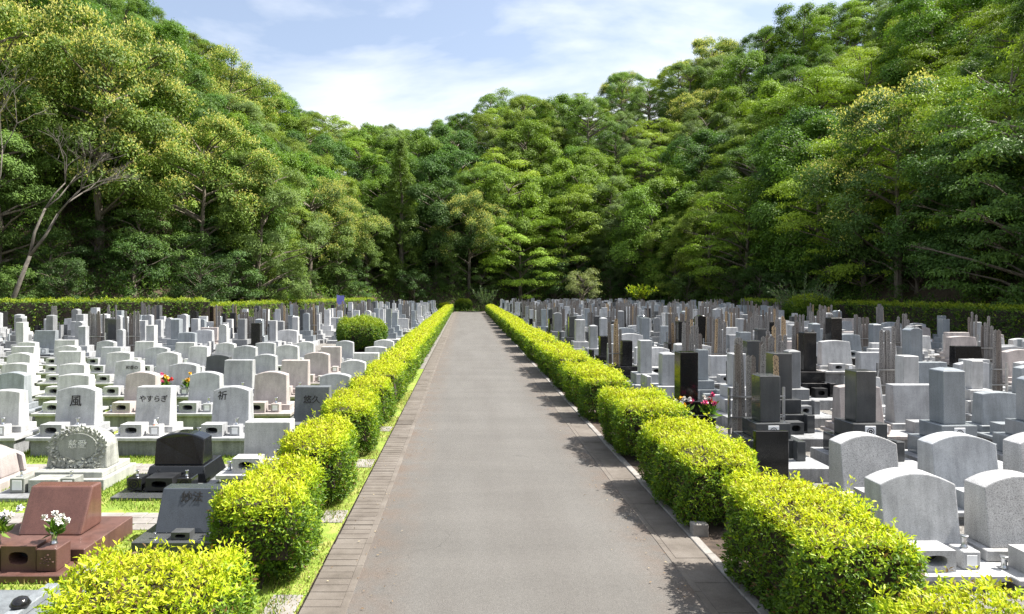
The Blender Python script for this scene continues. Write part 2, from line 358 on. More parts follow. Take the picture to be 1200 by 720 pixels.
while y < 88:
    if y < 40:
        if 13.9 < y < 14.5: ob('drain_grate', grate, gl, (-1.265, y, 0))
        else: ob('gutter_cover', rib[k % 4], gl, (-1.265 + random.uniform(-.004, .004), y, random.uniform(-.002, .002)), (0, 0, random.uniform(-.004, .004)))
        ob('gutter_cover', pl, gr, (2.355 + random.uniform(-.004, .004), y + .2, random.uniform(-.003, .003)), (0, 0, random.uniform(-.005, .005)))
        ob('edge_strip', strip, gl, (-1.062, y, 0)); ob('edge_strip', strip, gr, (2.152, y, 0))
    else:
        rest_l.box(-1.435, -1.03, y, y + .592, -.03, .014); rest_r.box(2.12, 2.525, y, y + .592, -.03, .014)
    y += .6; k += 1
tag(ob('gutter_cover', rest_l.mesh('gutter_cover', 'concrete'), gl), kind='stuff'); tag(ob('gutter_cover', rest_r.mesh('gutter_cover', 'concrete'), gr), kind='stuff')
kr = tag(ob('kerb', None), 'low pale kerb stones at the foot of the right hedge', kind='structure'); mbk = MB(); y = 1.2
while y < 88:
    if y < 30: ob('kerb_stone', kerb, kr, (2.58, y, random.uniform(-.006, .004)), (0, 0, random.uniform(-.006, .006)))
    else: mbk.box(2.53, 2.63, y, y + .99, -.05, .026)
    y += 1.0
tag(ob('kerb_stone', mbk.mesh('kerb_stone', 'pale_concrete'), kr), kind='stuff')
# stepping slabs in the gaps of the left hedge, and a short kerb block on the right
for (yy, w) in ((5.75, .5), (8.2, .45), (10.75, .5), (13.5, .45)):
    mb = MB(); mb.box(-.14, .14, 0, w, -.03, .012)
    tag(ob('edging_slab', mb.mesh('edging_slab', 'pale_concrete', .006), None, (-1.62, yy, 0)), 'pale concrete slab in the grass, ' + ORD[[5.75, 8.2, 10.75, 13.5].index(yy)] + ' along the left gutter', 'slab', 'slabs in the gaps of the left hedge')
mb = MB(); mb.box(-.09, .09, 0, .12, -.02, .13); tag(ob('marker_block', mb.mesh('marker_block', 'pale_concrete', .01), None, (2.66, 7.7, .026)), 'short pale concrete block beside the right kerb near the front hedge', 'concrete block')

# paved walks across the lawn
def walk(y0, depth, x0, x1, label):
    w = tag(ob('walkway', None), label, kind='structure'); rows = max(2, int(depth / .2)); rr = random.Random(int(y0 * 10))
    mbs = []
    for q in range(4):
        mb = MB(); mb.box(-.143, .143, 0, .19, -.04, .012 + .002 * q); mbs.append(mb.mesh('paver', 'pale_concrete' if q else 'concrete', .006))
    x = x0
    for j in range(rows):
        x = x0 + (.15 if j % 2 else 0)
        while x < x1:
            ob('paver', mbs[rr.randrange(4)], w, (x, y0 + j * .2, rr.uniform(-.004, .004)), (rr.uniform(-.01, .01), rr.uniform(-.01, .01), rr.uniform(-.02, .02))); x += .3
walk(7.95, .62, -8.6, -2.6, 'paved walk between the red grave and the black curved grave')
walk(10.35, .62, -10.4, -2.6, 'paved walk before the first full row of white graves')

# ------------------------------------------------------------------ clipped azalea hedges
def hedge_part(w, d, h, dens, leaf, seed, n=5.0, shoots=.12):
    """leaves of a clipped bush: w across, d along, h high, origin bottom centre"""
    g = np.random.default_rng(seed); areas = np.array([w * d, w * h, w * h, d * h, d * h]); N = int(areas.sum() * dens)
    face = g.choice(5, N, p=areas / areas.sum()); u = g.uniform(-1, 1, (N, 3))
    u[face == 0, 2] = 1; u[face == 1, 1] = -1; u[face == 2, 1] = 1; u[face == 3, 0] = -1; u[face == 4, 0] = 1
    r = (np.abs(u) ** n).sum(1) ** (1 / n); u = u / r[:, None]
    nor = np.sign(u) * np.abs(u) ** (n - 1) / np.array([w / 2, d / 2, h / 2]); nor = unit(nor)
    P = u * np.array([w / 2, d / 2, h / 2]); P[:, 2] += h / 2
    ph = g.uniform(0, 6, 6)
    bumpy = .04 * np.sin(P[:, 0] * 6 + ph[0] + P[:, 2] * 4) + .055 * np.sin(P[:, 1] * 5.3 + ph[1] + P[:, 2] * 3) + .03 * np.sin(P[:, 0] * 11 + P[:, 1] * 9 + ph[2])
    P = P + nor * (bumpy + g.normal(0, .016, N) - g.choice([0, 0, .03, .07, .11], N))[:, None]
    t_ = np.clip(1 - P[:, 2] / h, 0, 1); P[:, :2] *= (1 - .16 * t_ ** 2)[:, None]
    sh = (g.random(N) < shoots) & (nor[:, 2] > .3); P[sh] += (np.array([0, 0, 1.0]) + g.normal(0, .3, (sh.sum(), 3))) * g.uniform(.02, .1, sh.sum())[:, None]
    keep = P[:, 2] > .07; P = P[keep]; nor = nor[keep]; N = len(P)
    A = unit(nor * .75 + np.array([0, 0, .6]) + g.normal(0, .35, (N, 3)))
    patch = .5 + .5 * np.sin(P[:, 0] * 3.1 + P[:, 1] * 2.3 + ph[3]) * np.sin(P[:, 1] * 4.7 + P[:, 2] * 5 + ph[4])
    lime_mix = np.clip(.29 + .58 * np.clip(nor[:, 2], -.2, 1) + .1 * (patch - .5) + g.normal(0, .11, N), .03, .93)  # leaf tint: limer where the surface faces up, deeper green on the sides
    parts = []; K = 5
    a0 = g.uniform(0, 6.28, N); e1 = unit(np.cross(A, g.normal(0, 1, (N, 3)))); e2 = np.cross(A, e1)
    for k in range(K):
        a = a0 + 2 * math.pi * k / K + g.normal(0, .2, N); tang = e1 * np.cos(a)[:, None] + e2 * np.sin(a)[:, None]
        lift = g.uniform(.2, 1.7, N)[:, None]; D = tang + A * lift; Nn = A - tang * lift * .8
        ln = leaf * g.uniform(.55, 1.3, N); ti = lime_mix + g.normal(0, .07, N); ti[g.random(N) < np.where(nor[:, 2] > .5, .008, .05)] = 1.0
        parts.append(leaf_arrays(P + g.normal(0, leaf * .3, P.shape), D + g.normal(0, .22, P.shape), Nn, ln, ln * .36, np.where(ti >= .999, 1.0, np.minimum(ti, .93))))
    return parts
def hedge_core(w, d, h):
    mb = MB(); mb.box(-w * .39, w * .39, -d / 2 + w * .13, d / 2 - w * .13, .3, h * .88, 0, .05)
    rr = random.Random(int(d * 100))
    for _ in range(int(d * 7)):
        x, y_ = rr.uniform(-.3, .3) * w, rr.uniform(-.42, .42) * d; mb.tube([(x * .5, y_, -.02), (x * .8, y_ + rr.uniform(-.05, .05), .2), (x, y_, .5)], [.014, .011, .007], 5)
    return mb.mesh('inner_branches', 'hedge_wood')
HM = {}
def hedge_bush(x, y0, y1, w, h, label, group, near, name='azalea_bush', n=6.0):
    d = y1 - y0
    if near == 0: key = (x, y0); args = (900, .046)
    elif near == 1: key = (x, y0); args = (560, .055)
    else: key = (near, round(d, 1), round(w, 2), int(y0) % 3); args = (210, .078)
    if key not in HM:
        sd = abs(hash((round(x * 100), round(y0 * 100)))) % 99991
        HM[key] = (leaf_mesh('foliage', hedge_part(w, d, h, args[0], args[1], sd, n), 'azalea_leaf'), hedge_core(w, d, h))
    t_ = thing(name, (x, (y0 + y1) / 2, 0), label, 'hedge bush', group)
    ob('foliage', HM[key][0], t_); ob('inner_branches', HM[key][1], t_)
    return t_
RB = [(3.0, 4.55), (5.05, 6.95), (7.8, 10.0), (10.9, 13.0), (14.4, 15.5), (16.4, 17.9), (18.7, 20.6), (21.5, 24.7), (26, 29), (30.2, 33.4), (34.5, 38)]
y = 39.0
while y < 84: RB.append((y, y + 3.6)); y += 4.5
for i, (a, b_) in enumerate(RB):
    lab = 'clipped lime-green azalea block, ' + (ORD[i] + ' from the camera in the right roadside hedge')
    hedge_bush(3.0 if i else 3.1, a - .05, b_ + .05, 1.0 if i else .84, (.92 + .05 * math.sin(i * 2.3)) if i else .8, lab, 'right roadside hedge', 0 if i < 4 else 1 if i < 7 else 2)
LB = [(4.25, 5.4), (6.2, 7.7), (8.5, 10.1), (11.2, 12.9), (13.7, 15.3), (16.0, 18.6)]
y = 18.9
while y < 84: LB.append((y, y + 3.9)); y += 4.0
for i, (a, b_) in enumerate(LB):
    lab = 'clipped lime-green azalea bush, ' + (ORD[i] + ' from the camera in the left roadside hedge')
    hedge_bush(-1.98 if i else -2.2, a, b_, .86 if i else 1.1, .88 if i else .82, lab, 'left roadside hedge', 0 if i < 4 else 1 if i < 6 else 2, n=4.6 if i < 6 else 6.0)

# tall boundary hedges behind the graves, dense small leaves over a dark core
def boundary(p0, p1, w, h, label):
    d = math.hypot(p1[0] - p0[0], p1[1] - p0[1]); a = math.atan2(p1[1] - p0[1], p1[0] - p0[0]) - math.pi / 2
    t_ = thing('boundary_hedge', ((p0[0] + p1[0]) / 2, (p0[1] + p1[1]) / 2, 0), label, 'hedge', None, a)
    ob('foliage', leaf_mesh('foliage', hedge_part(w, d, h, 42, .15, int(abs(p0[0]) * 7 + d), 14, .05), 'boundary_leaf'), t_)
    mb = MB(); mb.box(-w * .4, w * .4, -d / 2, d / 2, 0, h * .92); ob('inner_branches', mb.mesh('inner_branches', 'hedge_wood'), t_)
boundary((-62, 41.5), (-33, 44), 1.2, 2.1, 'tall clipped hedge behind the graves at the left edge')
boundary((-33, 44), (-18.4, 49.2), 1.2, 2.1, 'tall clipped hedge slanting back behind the left graves')
boundary((-18.4, 49.2), (-11, 82), 1.2, 1.75, 'low dark hedge far left running back towards the woods')
boundary((26.3, 14), (26.3, 47), 1.3, 1.95, 'tall dark clipped hedge along the right edge of the graves')
boundary((26.3, 47), (25.4, 62), 1.3, 1.9, 'far stretch of dark hedge behind the spiky shrub')

# ------------------------------------------------------------------ gravestones
LIGHT, PALE, MID, BLUE, DARK, BLACK, PINK, RED = (.385, .395, .407), (.49, .493, .492), (.225, .232, .238), (.255, .28, .3), (.07, .074, .077), (.012, .012, .013), (.44, .393, .374), (.118, .058, .046)
CN = {LIGHT: 'light grey', PALE: 'whitish', MID: 'mid grey', BLUE: 'bluish grey', DARK: 'dark grey', BLACK: 'black', PINK: 'pinkish', RED: 'reddish brown'}
GM = {}
def arc_top(w, h0, rise, n=10, taper=0):
    p = [(-w / 2, 0), (w / 2, 0), (w / 2 - taper, h0)]
    for k in range(1, n): 
        u = 1 - 2 * k / n; p.append(((w / 2 - taper) * u, h0 + rise * (1 - u * u)))
    return p + [(-w / 2 + taper, h0)]
def holed_box(w, d, h, hw, hh, cz):
    """box with an oval mouth in its front"""
    mb = MB(); n = 16
    o, i_, k_ = [], [], []
    for q in range(n):
        a = 2 * math.pi * q / n; c, s = math.cos(a), math.sin(a); m_ = max(abs(c), abs(s))
        o.append((w / 2 * c / m_, 0, h / 2 + h / 2 * s / m_)); e = (abs(c) ** 3.2 + abs(s) ** 3.2) ** (-1 / 3.2)
        i_.append((hw / 2 * c * e, 0, cz + hh / 2 * s * e)); k_.append((hw / 2 * c * e, d * .6, cz + hh / 2 * s * e))
    vs = o + i_ + k_; fs = []
    for q in range(n):
        r = (q + 1) % n; fs.append((q, r, n + r, n + q)); fs.append((n + q, n + r, 2 * n + r, 2 * n + q))
    mb.add(vs, fs); mb.add(k_, [tuple(range(n))], 1)
    mb.box(-w / 2, w / 2, .001, d, 0, h)
    del mb.f[-4]; del mb.m[-4]
    return mb
def G(key, fn):
    if key not in GM: GM[key] = fn()
    return GM[key]
def boxm(w, d, h, matn, bev=.008, taper=0):
    def fn():
        mb = MB(); mb.box(-w / 2, w / 2, 0, d, 0, h, 0, taper); return mb.mesh('stone', matn, bev)
    return G(('box', w, d, h, matn, taper), fn)
def burner(w=.36, d=.26, h=.2):
    def fn():
        me = holed_box(w, d, h, w * .55, h * .5, h * .52).mesh('incense_burner', ['granite_honed', 'hollow'], 0); return me
    return G(('burner', w, d, h), fn)
def vase():
    def fn():
        mb = MB(); mb.lathe([(.03, 0), (.035, .01), (.026, .02), (.022, .09), (.04, .12), (.034, .122)], 10); return mb.mesh('flower_vase', 'steel', 0, True)
    return G('vase', fn)
def crest():
    def fn():
        mb = MB(); mb.box(-.05, .05, -.004, 0, 0, .1); return mb.mesh('crest_plate', 'crest_plate', .004)
    return G('crest', fn)
def crest_ring(scale=1):
    def fn():
        mb = MB(); n = 16
        for q in range(n):
            a, b_ = 2 * math.pi * q / n, 2 * math.pi * (q + 1) / n
            mb.add([(r * math.cos(x_), -.0005, r * math.sin(x_)) for r, x_ in ((.027, a), (.034, a), (.034, b_), (.027, b_))], [(0, 1, 2, 3)])
        for q in range(6):
            a = 2 * math.pi * q / 6; c = (.013 * math.cos(a), .013 * math.sin(a))
            mb.add([(c[0] + .008 * math.cos(z), -.0005, c[1] + .008 * math.sin(z)) for z in np.linspace(0, 6.28, 7)[:-1]], [tuple(range(6))])
        return mb.mesh('crest', 'engraving_dark')
    return G('crest_ring', fn)
def headstone(kind, w, h, d, slope, matn):
    def fn():
        mb = MB(); t_ = math.tan(R(slope))
        pts = {'arc': lambda: arc_top(w, h * .9, h * .1, 10, .02), 'flat': lambda: [(-w / 2, 0), (w / 2, 0), (w / 2 - .01, h), (-w / 2 + .01, h)], 'arch': lambda: arc_top(w, h * .84, h * .16, 14, .0),
               'soft': lambda: arc_top(w, h * .95, h * .05, 8, .03)}[kind]()
        foot = h * .16
        mb.outline(pts, lambda z: max(0, z - foot) * t_, lambda z: d, 0)
        return mb.mesh('headstone', matn, .012, False, 2)
    return G(('hs', kind, w, h, d, slope, matn), fn)
def tint(c, k): return tuple(min(.8, v * k) for v in c)

def slab_grave(x, y, col, label, group, kind='arc', w=.66, h=.62, text=None, text_col='engraving_dark', rs=None, base_h=.27, plain_base=False, tsize=.15, toff=(0, .6), slope=9, hd=.3, matn='granite_honed', sc=1.0, vases=True, name='slab_gravestone'):
    rr = rs or random; t_ = thing(name, (x, y, 0), label, 'gravestone', group); t_.scale = (sc, sc, sc); t_.rotation_euler = (0, 0, rr.uniform(-.008, .008))
    base = tint(col, rr.uniform(.86, .98)); under = tint(LIGHT, rr.uniform(.62, .85)) if not plain_base else base
    pw = max(1.1, w + .28) if not plain_base else w + .22
    ob('plinth', boxm(round(pw - .1, 2), .8, base_h, 'granite_rough'), t_, (0, .06, 0), color=under)
    ob('platform', boxm(round(pw, 2), .9, .06, 'granite_honed'), t_, (0, 0, base_h + .001), color=base)
    z = base_h + .061
    ob('step', boxm(round(w + .16, 2), .44, .11, 'granite_honed'), t_, (0, .42, z), color=base); z += .11
    hs = ob('headstone', headstone(kind, w, h, hd, slope, matn), t_, (0, .48, z + .001), color=col)
    if text:
        me = text_mesh(text, tsize, text_col); t0 = math.tan(R(slope)); zz = h * toff[1]
        ob('inscription', me, hs, (toff[0], max(0, zz - h * .16) * t0 - .003, zz), (R(90 - slope), 0, 0))
    bx = -.17 if not plain_base else -.14
    ob('incense_burner', burner(), t_, (bx, .08, z - .109), color=tint(base, 1.02))
    vb = ob('vase_stand', boxm(.17, .2, .17, 'granite_honed'), t_, (bx + .37, .14, z - .109), color=base)
    cp = ob('crest_plate', crest(), vb, (0, -.001, .035)); 
    if vases:
        ob('flower_vase', vase(), t_, (bx + .37, .24, z + .06)); ob('flower_vase', vase(), t_, (bx - .28, .26, z - .109))
    return t_

def pillar_mesh(w, h, matn, cap):
    def fn():
        mb = MB()
        if cap == 'point':
            mb.box(-w / 2, w / 2, 0, w, 0, h - w * .12); mb.box(-w / 2, w / 2, 0, w, h - w * .12 + .0005, h, 0, w * .32)
        elif cap == 'round':
            mb.outline(arc_top(w, h * .93, h * .07, 8), lambda z: 0, lambda z: w)
        else: mb.box(-w / 2, w / 2, 0, w, 0, h)
        return mb.mesh('pillar', matn, .008, False, 1)
    return G(('pillar', w, h, matn, cap), fn)
def pillar_grave(x, y, col, label, group, rs, pw=.3, ph=.78, cap='flat', sc=1.0, detail=2, crestp=False, tablet=False, kerbc=None):
    t_ = thing('pillar_gravestone', (x, y, -.01), label, 'gravestone', group, rs.uniform(-.03, .03)); t_.scale = (sc, sc, sc); t_.rotation_euler.x = rs.uniform(-.007, .007); t_.rotation_euler.y = rs.uniform(-.009, .009)
    matn = 'granite_polished' if col in (BLACK, DARK, BLUE) else 'granite_honed'; b1 = tint(col, rs.uniform(.85, 1.0))
    ob('plot_kerb', boxm(1.12, 1.4, .22, 'granite_rough'), t_, (0, 0, 0), color=kerbc or tint(LIGHT, rs.uniform(.7, 1)))
    lb = ob('lower_base', boxm(.8, .72, .28, matn), t_, (0, .58, .221), color=b1)
    ub = ob('upper_base', boxm(.54, .54, .24, matn), t_, (0, .67, .502), color=b1)
    ob('pillar', pillar_mesh(pw, ph, matn, cap), t_, (0, .94 - pw / 2, .743), color=col)
    if detail > 1:
        if not crestp: ob('incense_burner', burner(.26, .2, .2), t_, (0, .3, .221), color=b1)
        for s in (-1, 1):
            ob('vase_stand', boxm(.13, .14, .3, matn), t_, (s * .3, .4, .221), color=b1)
        if crestp:
            cp = ob('crest_plate', crest(), ub, (0, -.001, .035), sc=1.7); ob('crest', crest_ring(), cp, (0, -.005, .05))
    if tablet: ob('name_tablet', boxm(.09, .5, .75, matn), t_, (-.5, .5, .221), color=col)
    return t_

BOARD = {}
def board_mesh(ln, matn):
    if (ln, matn) not in BOARD:
        w = .095; p = [(-w / 2, 0), (w / 2, 0)]; z = ln - .3
        for k in range(4): p += [(w / 2, z), (w / 2 - .013, z + .012), (w / 2, z + .03)]; z += .055
        p += [(w / 2 - .004, z + .04), (0, ln), (-w / 2 + .004, z + .04)]
        for k in range(4):
            z -= .055; p += [(-w / 2, z + .03), (-w / 2 + .013, z + .012), (-w / 2, z)]
        mb = MB(); mb.outline(p, lambda q: 0, lambda q: .012); BOARD[(ln, matn)] = mb.mesh('board', matn)
    return BOARD[(ln, matn)]
mb = MB(); mb.box(-.5, .5, -.012, .012, -.012, .012); RAIL = mb.mesh('rail', 'steel')
mb = MB(); mb.box(-.018, .018, -.018, .018, 0, .95); POST = mb.mesh('post', 'steel')
def board_rack(x, y, n, label, rs, new=.15, ln=1.7, z=.2):
    t_ = thing('memorial_board_rack', (x, y, z), label, 'wooden boards', 'racks of memorial boards behind graves', rs.uniform(-.03, .03)); w = n * .088
    for zz in (.45, .8): ob('rail', RAIL, t_, (0, -.03, zz), sc=(w + .12, 1, 1))
    for s in (-1, 1): ob('post', POST, t_, (s * (w / 2 + .05), -.001, 0))
    for k in range(n):
        m_ = 'timber_new' if rs.random() < new else rs.choice(['timber_grey', 'timber_grey', 'timber_grey', 'timber_brown'])
        ob('board', board_mesh(round(ln + rs.choice([-.2, -.1, 0, 0, .1]), 1), m_), t_, ((k - (n - 1) / 2) * .088 + rs.uniform(-.008, .008), rs.uniform(0, .03), .0), (rs.uniform(-.03, .04), rs.uniform(-.03, .03), rs.uniform(-.1, .1)))

def bouquet(x, y, z, cols, label, s=1.0, seed=0):
    g = np.random.default_rng(seed + 500); t_ = thing('flower_bouquet', (x, y, z), label, 'flowers'); t_.scale = (s, s, s)
    n = 60; P = g.normal(0, .03, (n, 3)) + [0, 0, .04]; D = unit(g.normal(0, .6, (n, 3)) + [0, 0, .9])
    ob('leaves', leaf_mesh('leaves', [leaf_arrays(P, D, g.normal(0, 1, (n, 3)), .12, .035, g.random(n))], 'undergrowth_leaf'), t_)
    for k in range(9):
        c = np.array([g.normal(0, .06), g.normal(0, .04), .12 + abs(g.normal(0, .06))]); m_ = 22
        d = unit(g.normal(0, 1, (m_, 3)) + [0, -.5, .5]); ob('blossom', leaf_mesh('blossom', [leaf_arrays(np.repeat(c[None], m_, 0), d, g.normal(0, 1, (m_, 3)), .04, .03, g.random(m_))], cols[k % len(cols)]), t_)
    return t_

rs = random.Random(5)
# ---- front left: the graves one can read
# reddish granite grave with a step slab, two vase boxes and an oval-mouthed burner
t_ = thing('slab_gravestone', (-4.4, 6.5, 0), 'reddish brown granite grave with slanted headstone and white flowers, front left', 'gravestone')
ob('front_slab', boxm(1.2, .35, .08, 'granite_honed'), t_, (-.02, 0, 0), color=RED)
ob('plinth', boxm(1.16, 1.0, .2, 'granite_honed'), t_, (0, .352, 0), color=tint(RED, .95))
mb = MB(); mb.outline([(-.34, 0), (.34, 0), (.34, .46), (-.34, .46)], lambda z: z * .5, lambda z: .42)
hs = ob('headstone', mb.mesh('headstone', 'granite_polished', .03, False, 3), t_, (-.0, .72, .201), color=tint(RED, 1.15))
ob('incense_burner', burner(.34, .3, .24), t_, (.08, .1, .081), color=RED)
for s, xx in ((0, -.2), (1, .36)):
    vb = ob('vase_stand', boxm(.2, .24, .22, 'granite_honed'), t_, (xx, .085, .081), color=RED)
    mb = MB()
    for q in range(14):
        a = q * 2.4; r = .005 * q; mb.lathe([(.012, 0), (.009, .004), (0.001, .005)], 6, (r * math.cos(a), 0, .11 + r * math.sin(a)))
    rm = mb.mesh('carved_rose', 'granite_honed'); ro = ob('carved_rose', rm, vb, (0, -.0, 0), color=tint(RED, 1.5))
    ro.rotation_euler = (0, 0, 0)
    ob('flower_vase', vase(), vb, (0, .13, .22))
mb = MB(); mb.box(-.17, .17, 0, .4, -.035, .02); tag(ob('edging_slab', mb.mesh('edging_slab', 'pale_concrete', .003), None, (-3.62, 6.6, .035), (0, 0, .05)), 'pale flat slab lying on the grass beside the reddish grave', 'slab')
bouquet(-4.6, 6.72, .4, ['petal_white', 'petal_white', 'crest_plate'], 'white flowers in the left vase of the reddish grave', 1.2, 1)
bouquet(-4.02, 6.72, .4, ['petal_white', 'petal_white', 'petal_white'], 'white flowers in the right vase of the reddish grave', .95, 2)
# low slab at the corner
t_ = thing('flat_gravestone', (-3.78, 4.72, .05), 'low slate grey flat grave slab at the bottom left corner', 'gravestone')
ob('plinth', boxm(1.28, .9, .25, 'granite_honed'), t_, (0, 0, -.05), color=DARK)
ob('top_slab', boxm(1.34, .96, .07, 'granite_honed'), t_, (0, -.03, .201), color=tint(BLUE, .62))
ob('ridge', boxm(.1, .94, .06, 'granite_honed'), t_, (.38, -.02, .272), color=tint(BLUE, .8))
mb = MB(); mb.lathe([(.06, 0), (.075, .02), (.05, .06), (.02, .075)], 14); ob('finial', mb.mesh('finial', 'granite_polished', 0, True), t_, (.38, .5, .33), color=BLACK)
# dark slanted stone 妙法
t_ = thing('slab_gravestone', (-3.05, 7.25, 0), 'blue-black polished headstone engraved with two characters beside the front hedge bush', 'gravestone')
ob('plinth', boxm(1.0, .72, .12, 'granite_polished'), t_, (0, 0, 0), color=DARK)
mb = MB(); mb.outline([(-.37, 0), (.38, 0), (.38, .45), (-.34, .45)], lambda z: max(0, z - .07) * .42, lambda z: .36)
hs = ob('headstone', mb.mesh('headstone', 'granite_polished', .012, False, 2), t_, (0, .26, .121), color=(.05, .058, .07))
ob('inscription', text_mesh('妙法', .125, 'engraving_dark'), hs, (.0, .29 * .42 - .004, .36), (R(90) - math.atan(.42), 0, 0))
for xx in (-.3, .3): ob('flower_vase', vase(), t_, (xx, .12, .121), sc=.5)
ob('incense_burner', burner(.2, .14, .08), t_, (0, .06, .121), color=DARK)
# oval wreath stone
t_ = thing('wreath_gravestone', (-5.58, 9.2, 0), 'pale stone carved with a leafy wreath round an oval with two characters', 'gravestone')
WG = (.37, .38, .345)
ob('front_slab', boxm(1.24, .5, .06, 'granite_honed'), t_, (-.1, -.2, 0), color=MID)
ob('plinth', boxm(1.1, .95, .16, 'granite_honed'), t_, (0, .302, 0), color=WG); ob('platform', boxm(.96, .8, .08, 'granite_honed'), t_, (0, .4, .161), color=WG)
n = 26; el = [(.41 * math.cos(a), .28 + .25 * math.sin(a)) for a in np.linspace(0, 2 * math.pi, n, endpoint=False)]
pts = [(-.44, 0), (.44, 0), (.43, .1)] + [(.42 * math.cos(a), .27 + .27 * math.sin(a)) for a in np.linspace(-.1, math.pi + .1, 18)] + [(-.43, .1)]
mb = MB(); mb.outline(pts, lambda z: z * .12, lambda z: .36); hs = ob('headstone', mb.mesh('headstone', 'granite_rough', .02, False, 2), t_, (0, .6, .242), color=WG)
pts = [(.28 * math.cos(a), .3 + .19 * math.sin(a)) for a in np.linspace(0, 2 * math.pi, 28, endpoint=False)]
mb = MB(); mb.outline(pts, lambda z: z * .12 - .012, lambda z: z * .12 + .02); ov = ob('oval_panel', mb.mesh('oval_panel', 'granite_honed', .006), hs, color=tint(WG, .72))
ob('inscription', text_mesh('慈愛', .13, 'engraving_pale', .004, 1.15), hs, (0, .34 * .12 - .018, .33), (R(90 - 7), 0, 0))
g = np.random.default_rng(3); P = []; D = []
for a in np.linspace(0, 2 * math.pi, 230, endpoint=False):
    rr_ = g.uniform(.9, 1.28); x_, z_ = .31 * rr_ * math.cos(a), .3 + .215 * rr_ * math.sin(a)
    if z_ > .02: P.append((x_, z_ * .12 - .008, z_)); D.append((math.cos(a + g.normal(0, .7)) + .6 * -math.sin(a), -.35, math.sin(a + g.normal(0, .7)) + .6 * math.cos(a)))
for _ in range(90): P.append((g.uniform(-.38, .38), -.004, g.uniform(.02, .13))); D.append((g.normal(), -.5, g.normal()))
P = np.array(P); D = np.array(D)
lm = leaf_mesh('carved_wreath', [leaf_arrays(P, D, np.tile([0, -1., 0.2], (len(P), 1)) + g.normal(0, .3, (len(P), 3)), .06, .035, np.ones(len(P)))], 'granite_rough'); ob('carved_wreath', lm, hs, color=tint(WG, 1.2))
ob('incense_burner', burner(.4, .28, .17), t_, (-.12, .02, .061), color=WG)
for xx in (-.46, .22):
    vb = ob('vase_stand', boxm(.2, .22, .2, 'granite_honed'), t_, (xx, .0, .061), color=tint(WG, .7)); ob('crest_plate', crest(), vb, (0, -.001, .04), sc=1.3); ob('flower_vase', vase(), vb, (0, .1, .2), sc=.6)
# black curved stone
t_ = thing('curved_gravestone', (-4.1, 9.15, 0), 'glossy black grave with a bowed headstone on a stepped base', 'gravestone')
BK = (.012, .013, .015)
ob('front_slab', boxm(1.12, .55, .05, 'granite_polished'), t_, (-.05, -.1, 0), color=DARK); ob('plinth', boxm(1.1, 1.0, .07, 'granite_polished'), t_, (.02, .452, 0), color=MID)
ob('lower_base', boxm(.9, .8, .22, 'granite_polished', .01, .06), t_, (0, .5, .071), color=BK)
mb = MB(); mb.outline(arc_top(.7, .36, .09, 12, -.0), lambda z: .1 + .22 * (z - .28) ** 2 * (4 if z < .28 else 1.2) * (-1 if z < .28 else 1), lambda z: .42 - .08 * z)
hs = ob('headstone', mb.mesh('headstone', 'granite_polished', .02, False, 2), t_, (0, .58, .292), color=BK)
ob('incense_burner', burner(.36, .3, .17), t_, (-.06, .12, .072), color=BK)
for xx in (-.4, .28):
    vb = ob('vase_stand', boxm(.2, .24, .17, 'granite_polished'), t_, (xx, .13, .072), color=BK)
    cr_ = ob('crest', crest_ring(), vb, (0, -.002, .085), sc=2); ob('flower_vase', vase(), vb, (0, .1, .17), sc=.7)
# pinkish scroll-edged stone cut by the frame edge
t_ = thing('scroll_gravestone', (-6.95, 9.3, 0), 'pinkish grey stone with rounded scroll shoulders at the left edge', 'gravestone')
ob('plinth', boxm(1.1, .95, .14, 'granite_honed'), t_, (0, 0, 0), color=PINK)
pts = arc_top(.9, .3, .12, 12, .06) ; mb = MB(); mb.outline(pts, lambda z: z * .2, lambda z: .42); ob('headstone', mb.mesh('headstone', 'granite_polished', .035, False, 3), t_, (-.02, .3, .141), color=tint(PINK, .75))
pts = arc_top(.98, .24, .1, 12, .06); mb = MB(); mb.outline(pts, lambda z: .24 + z * .1, lambda z: .3 + z * .1); ob('backing_slab', mb.mesh('backing_slab', 'granite_polished', .02), t_, (0, .5, .141), color=tint(PINK, .9))

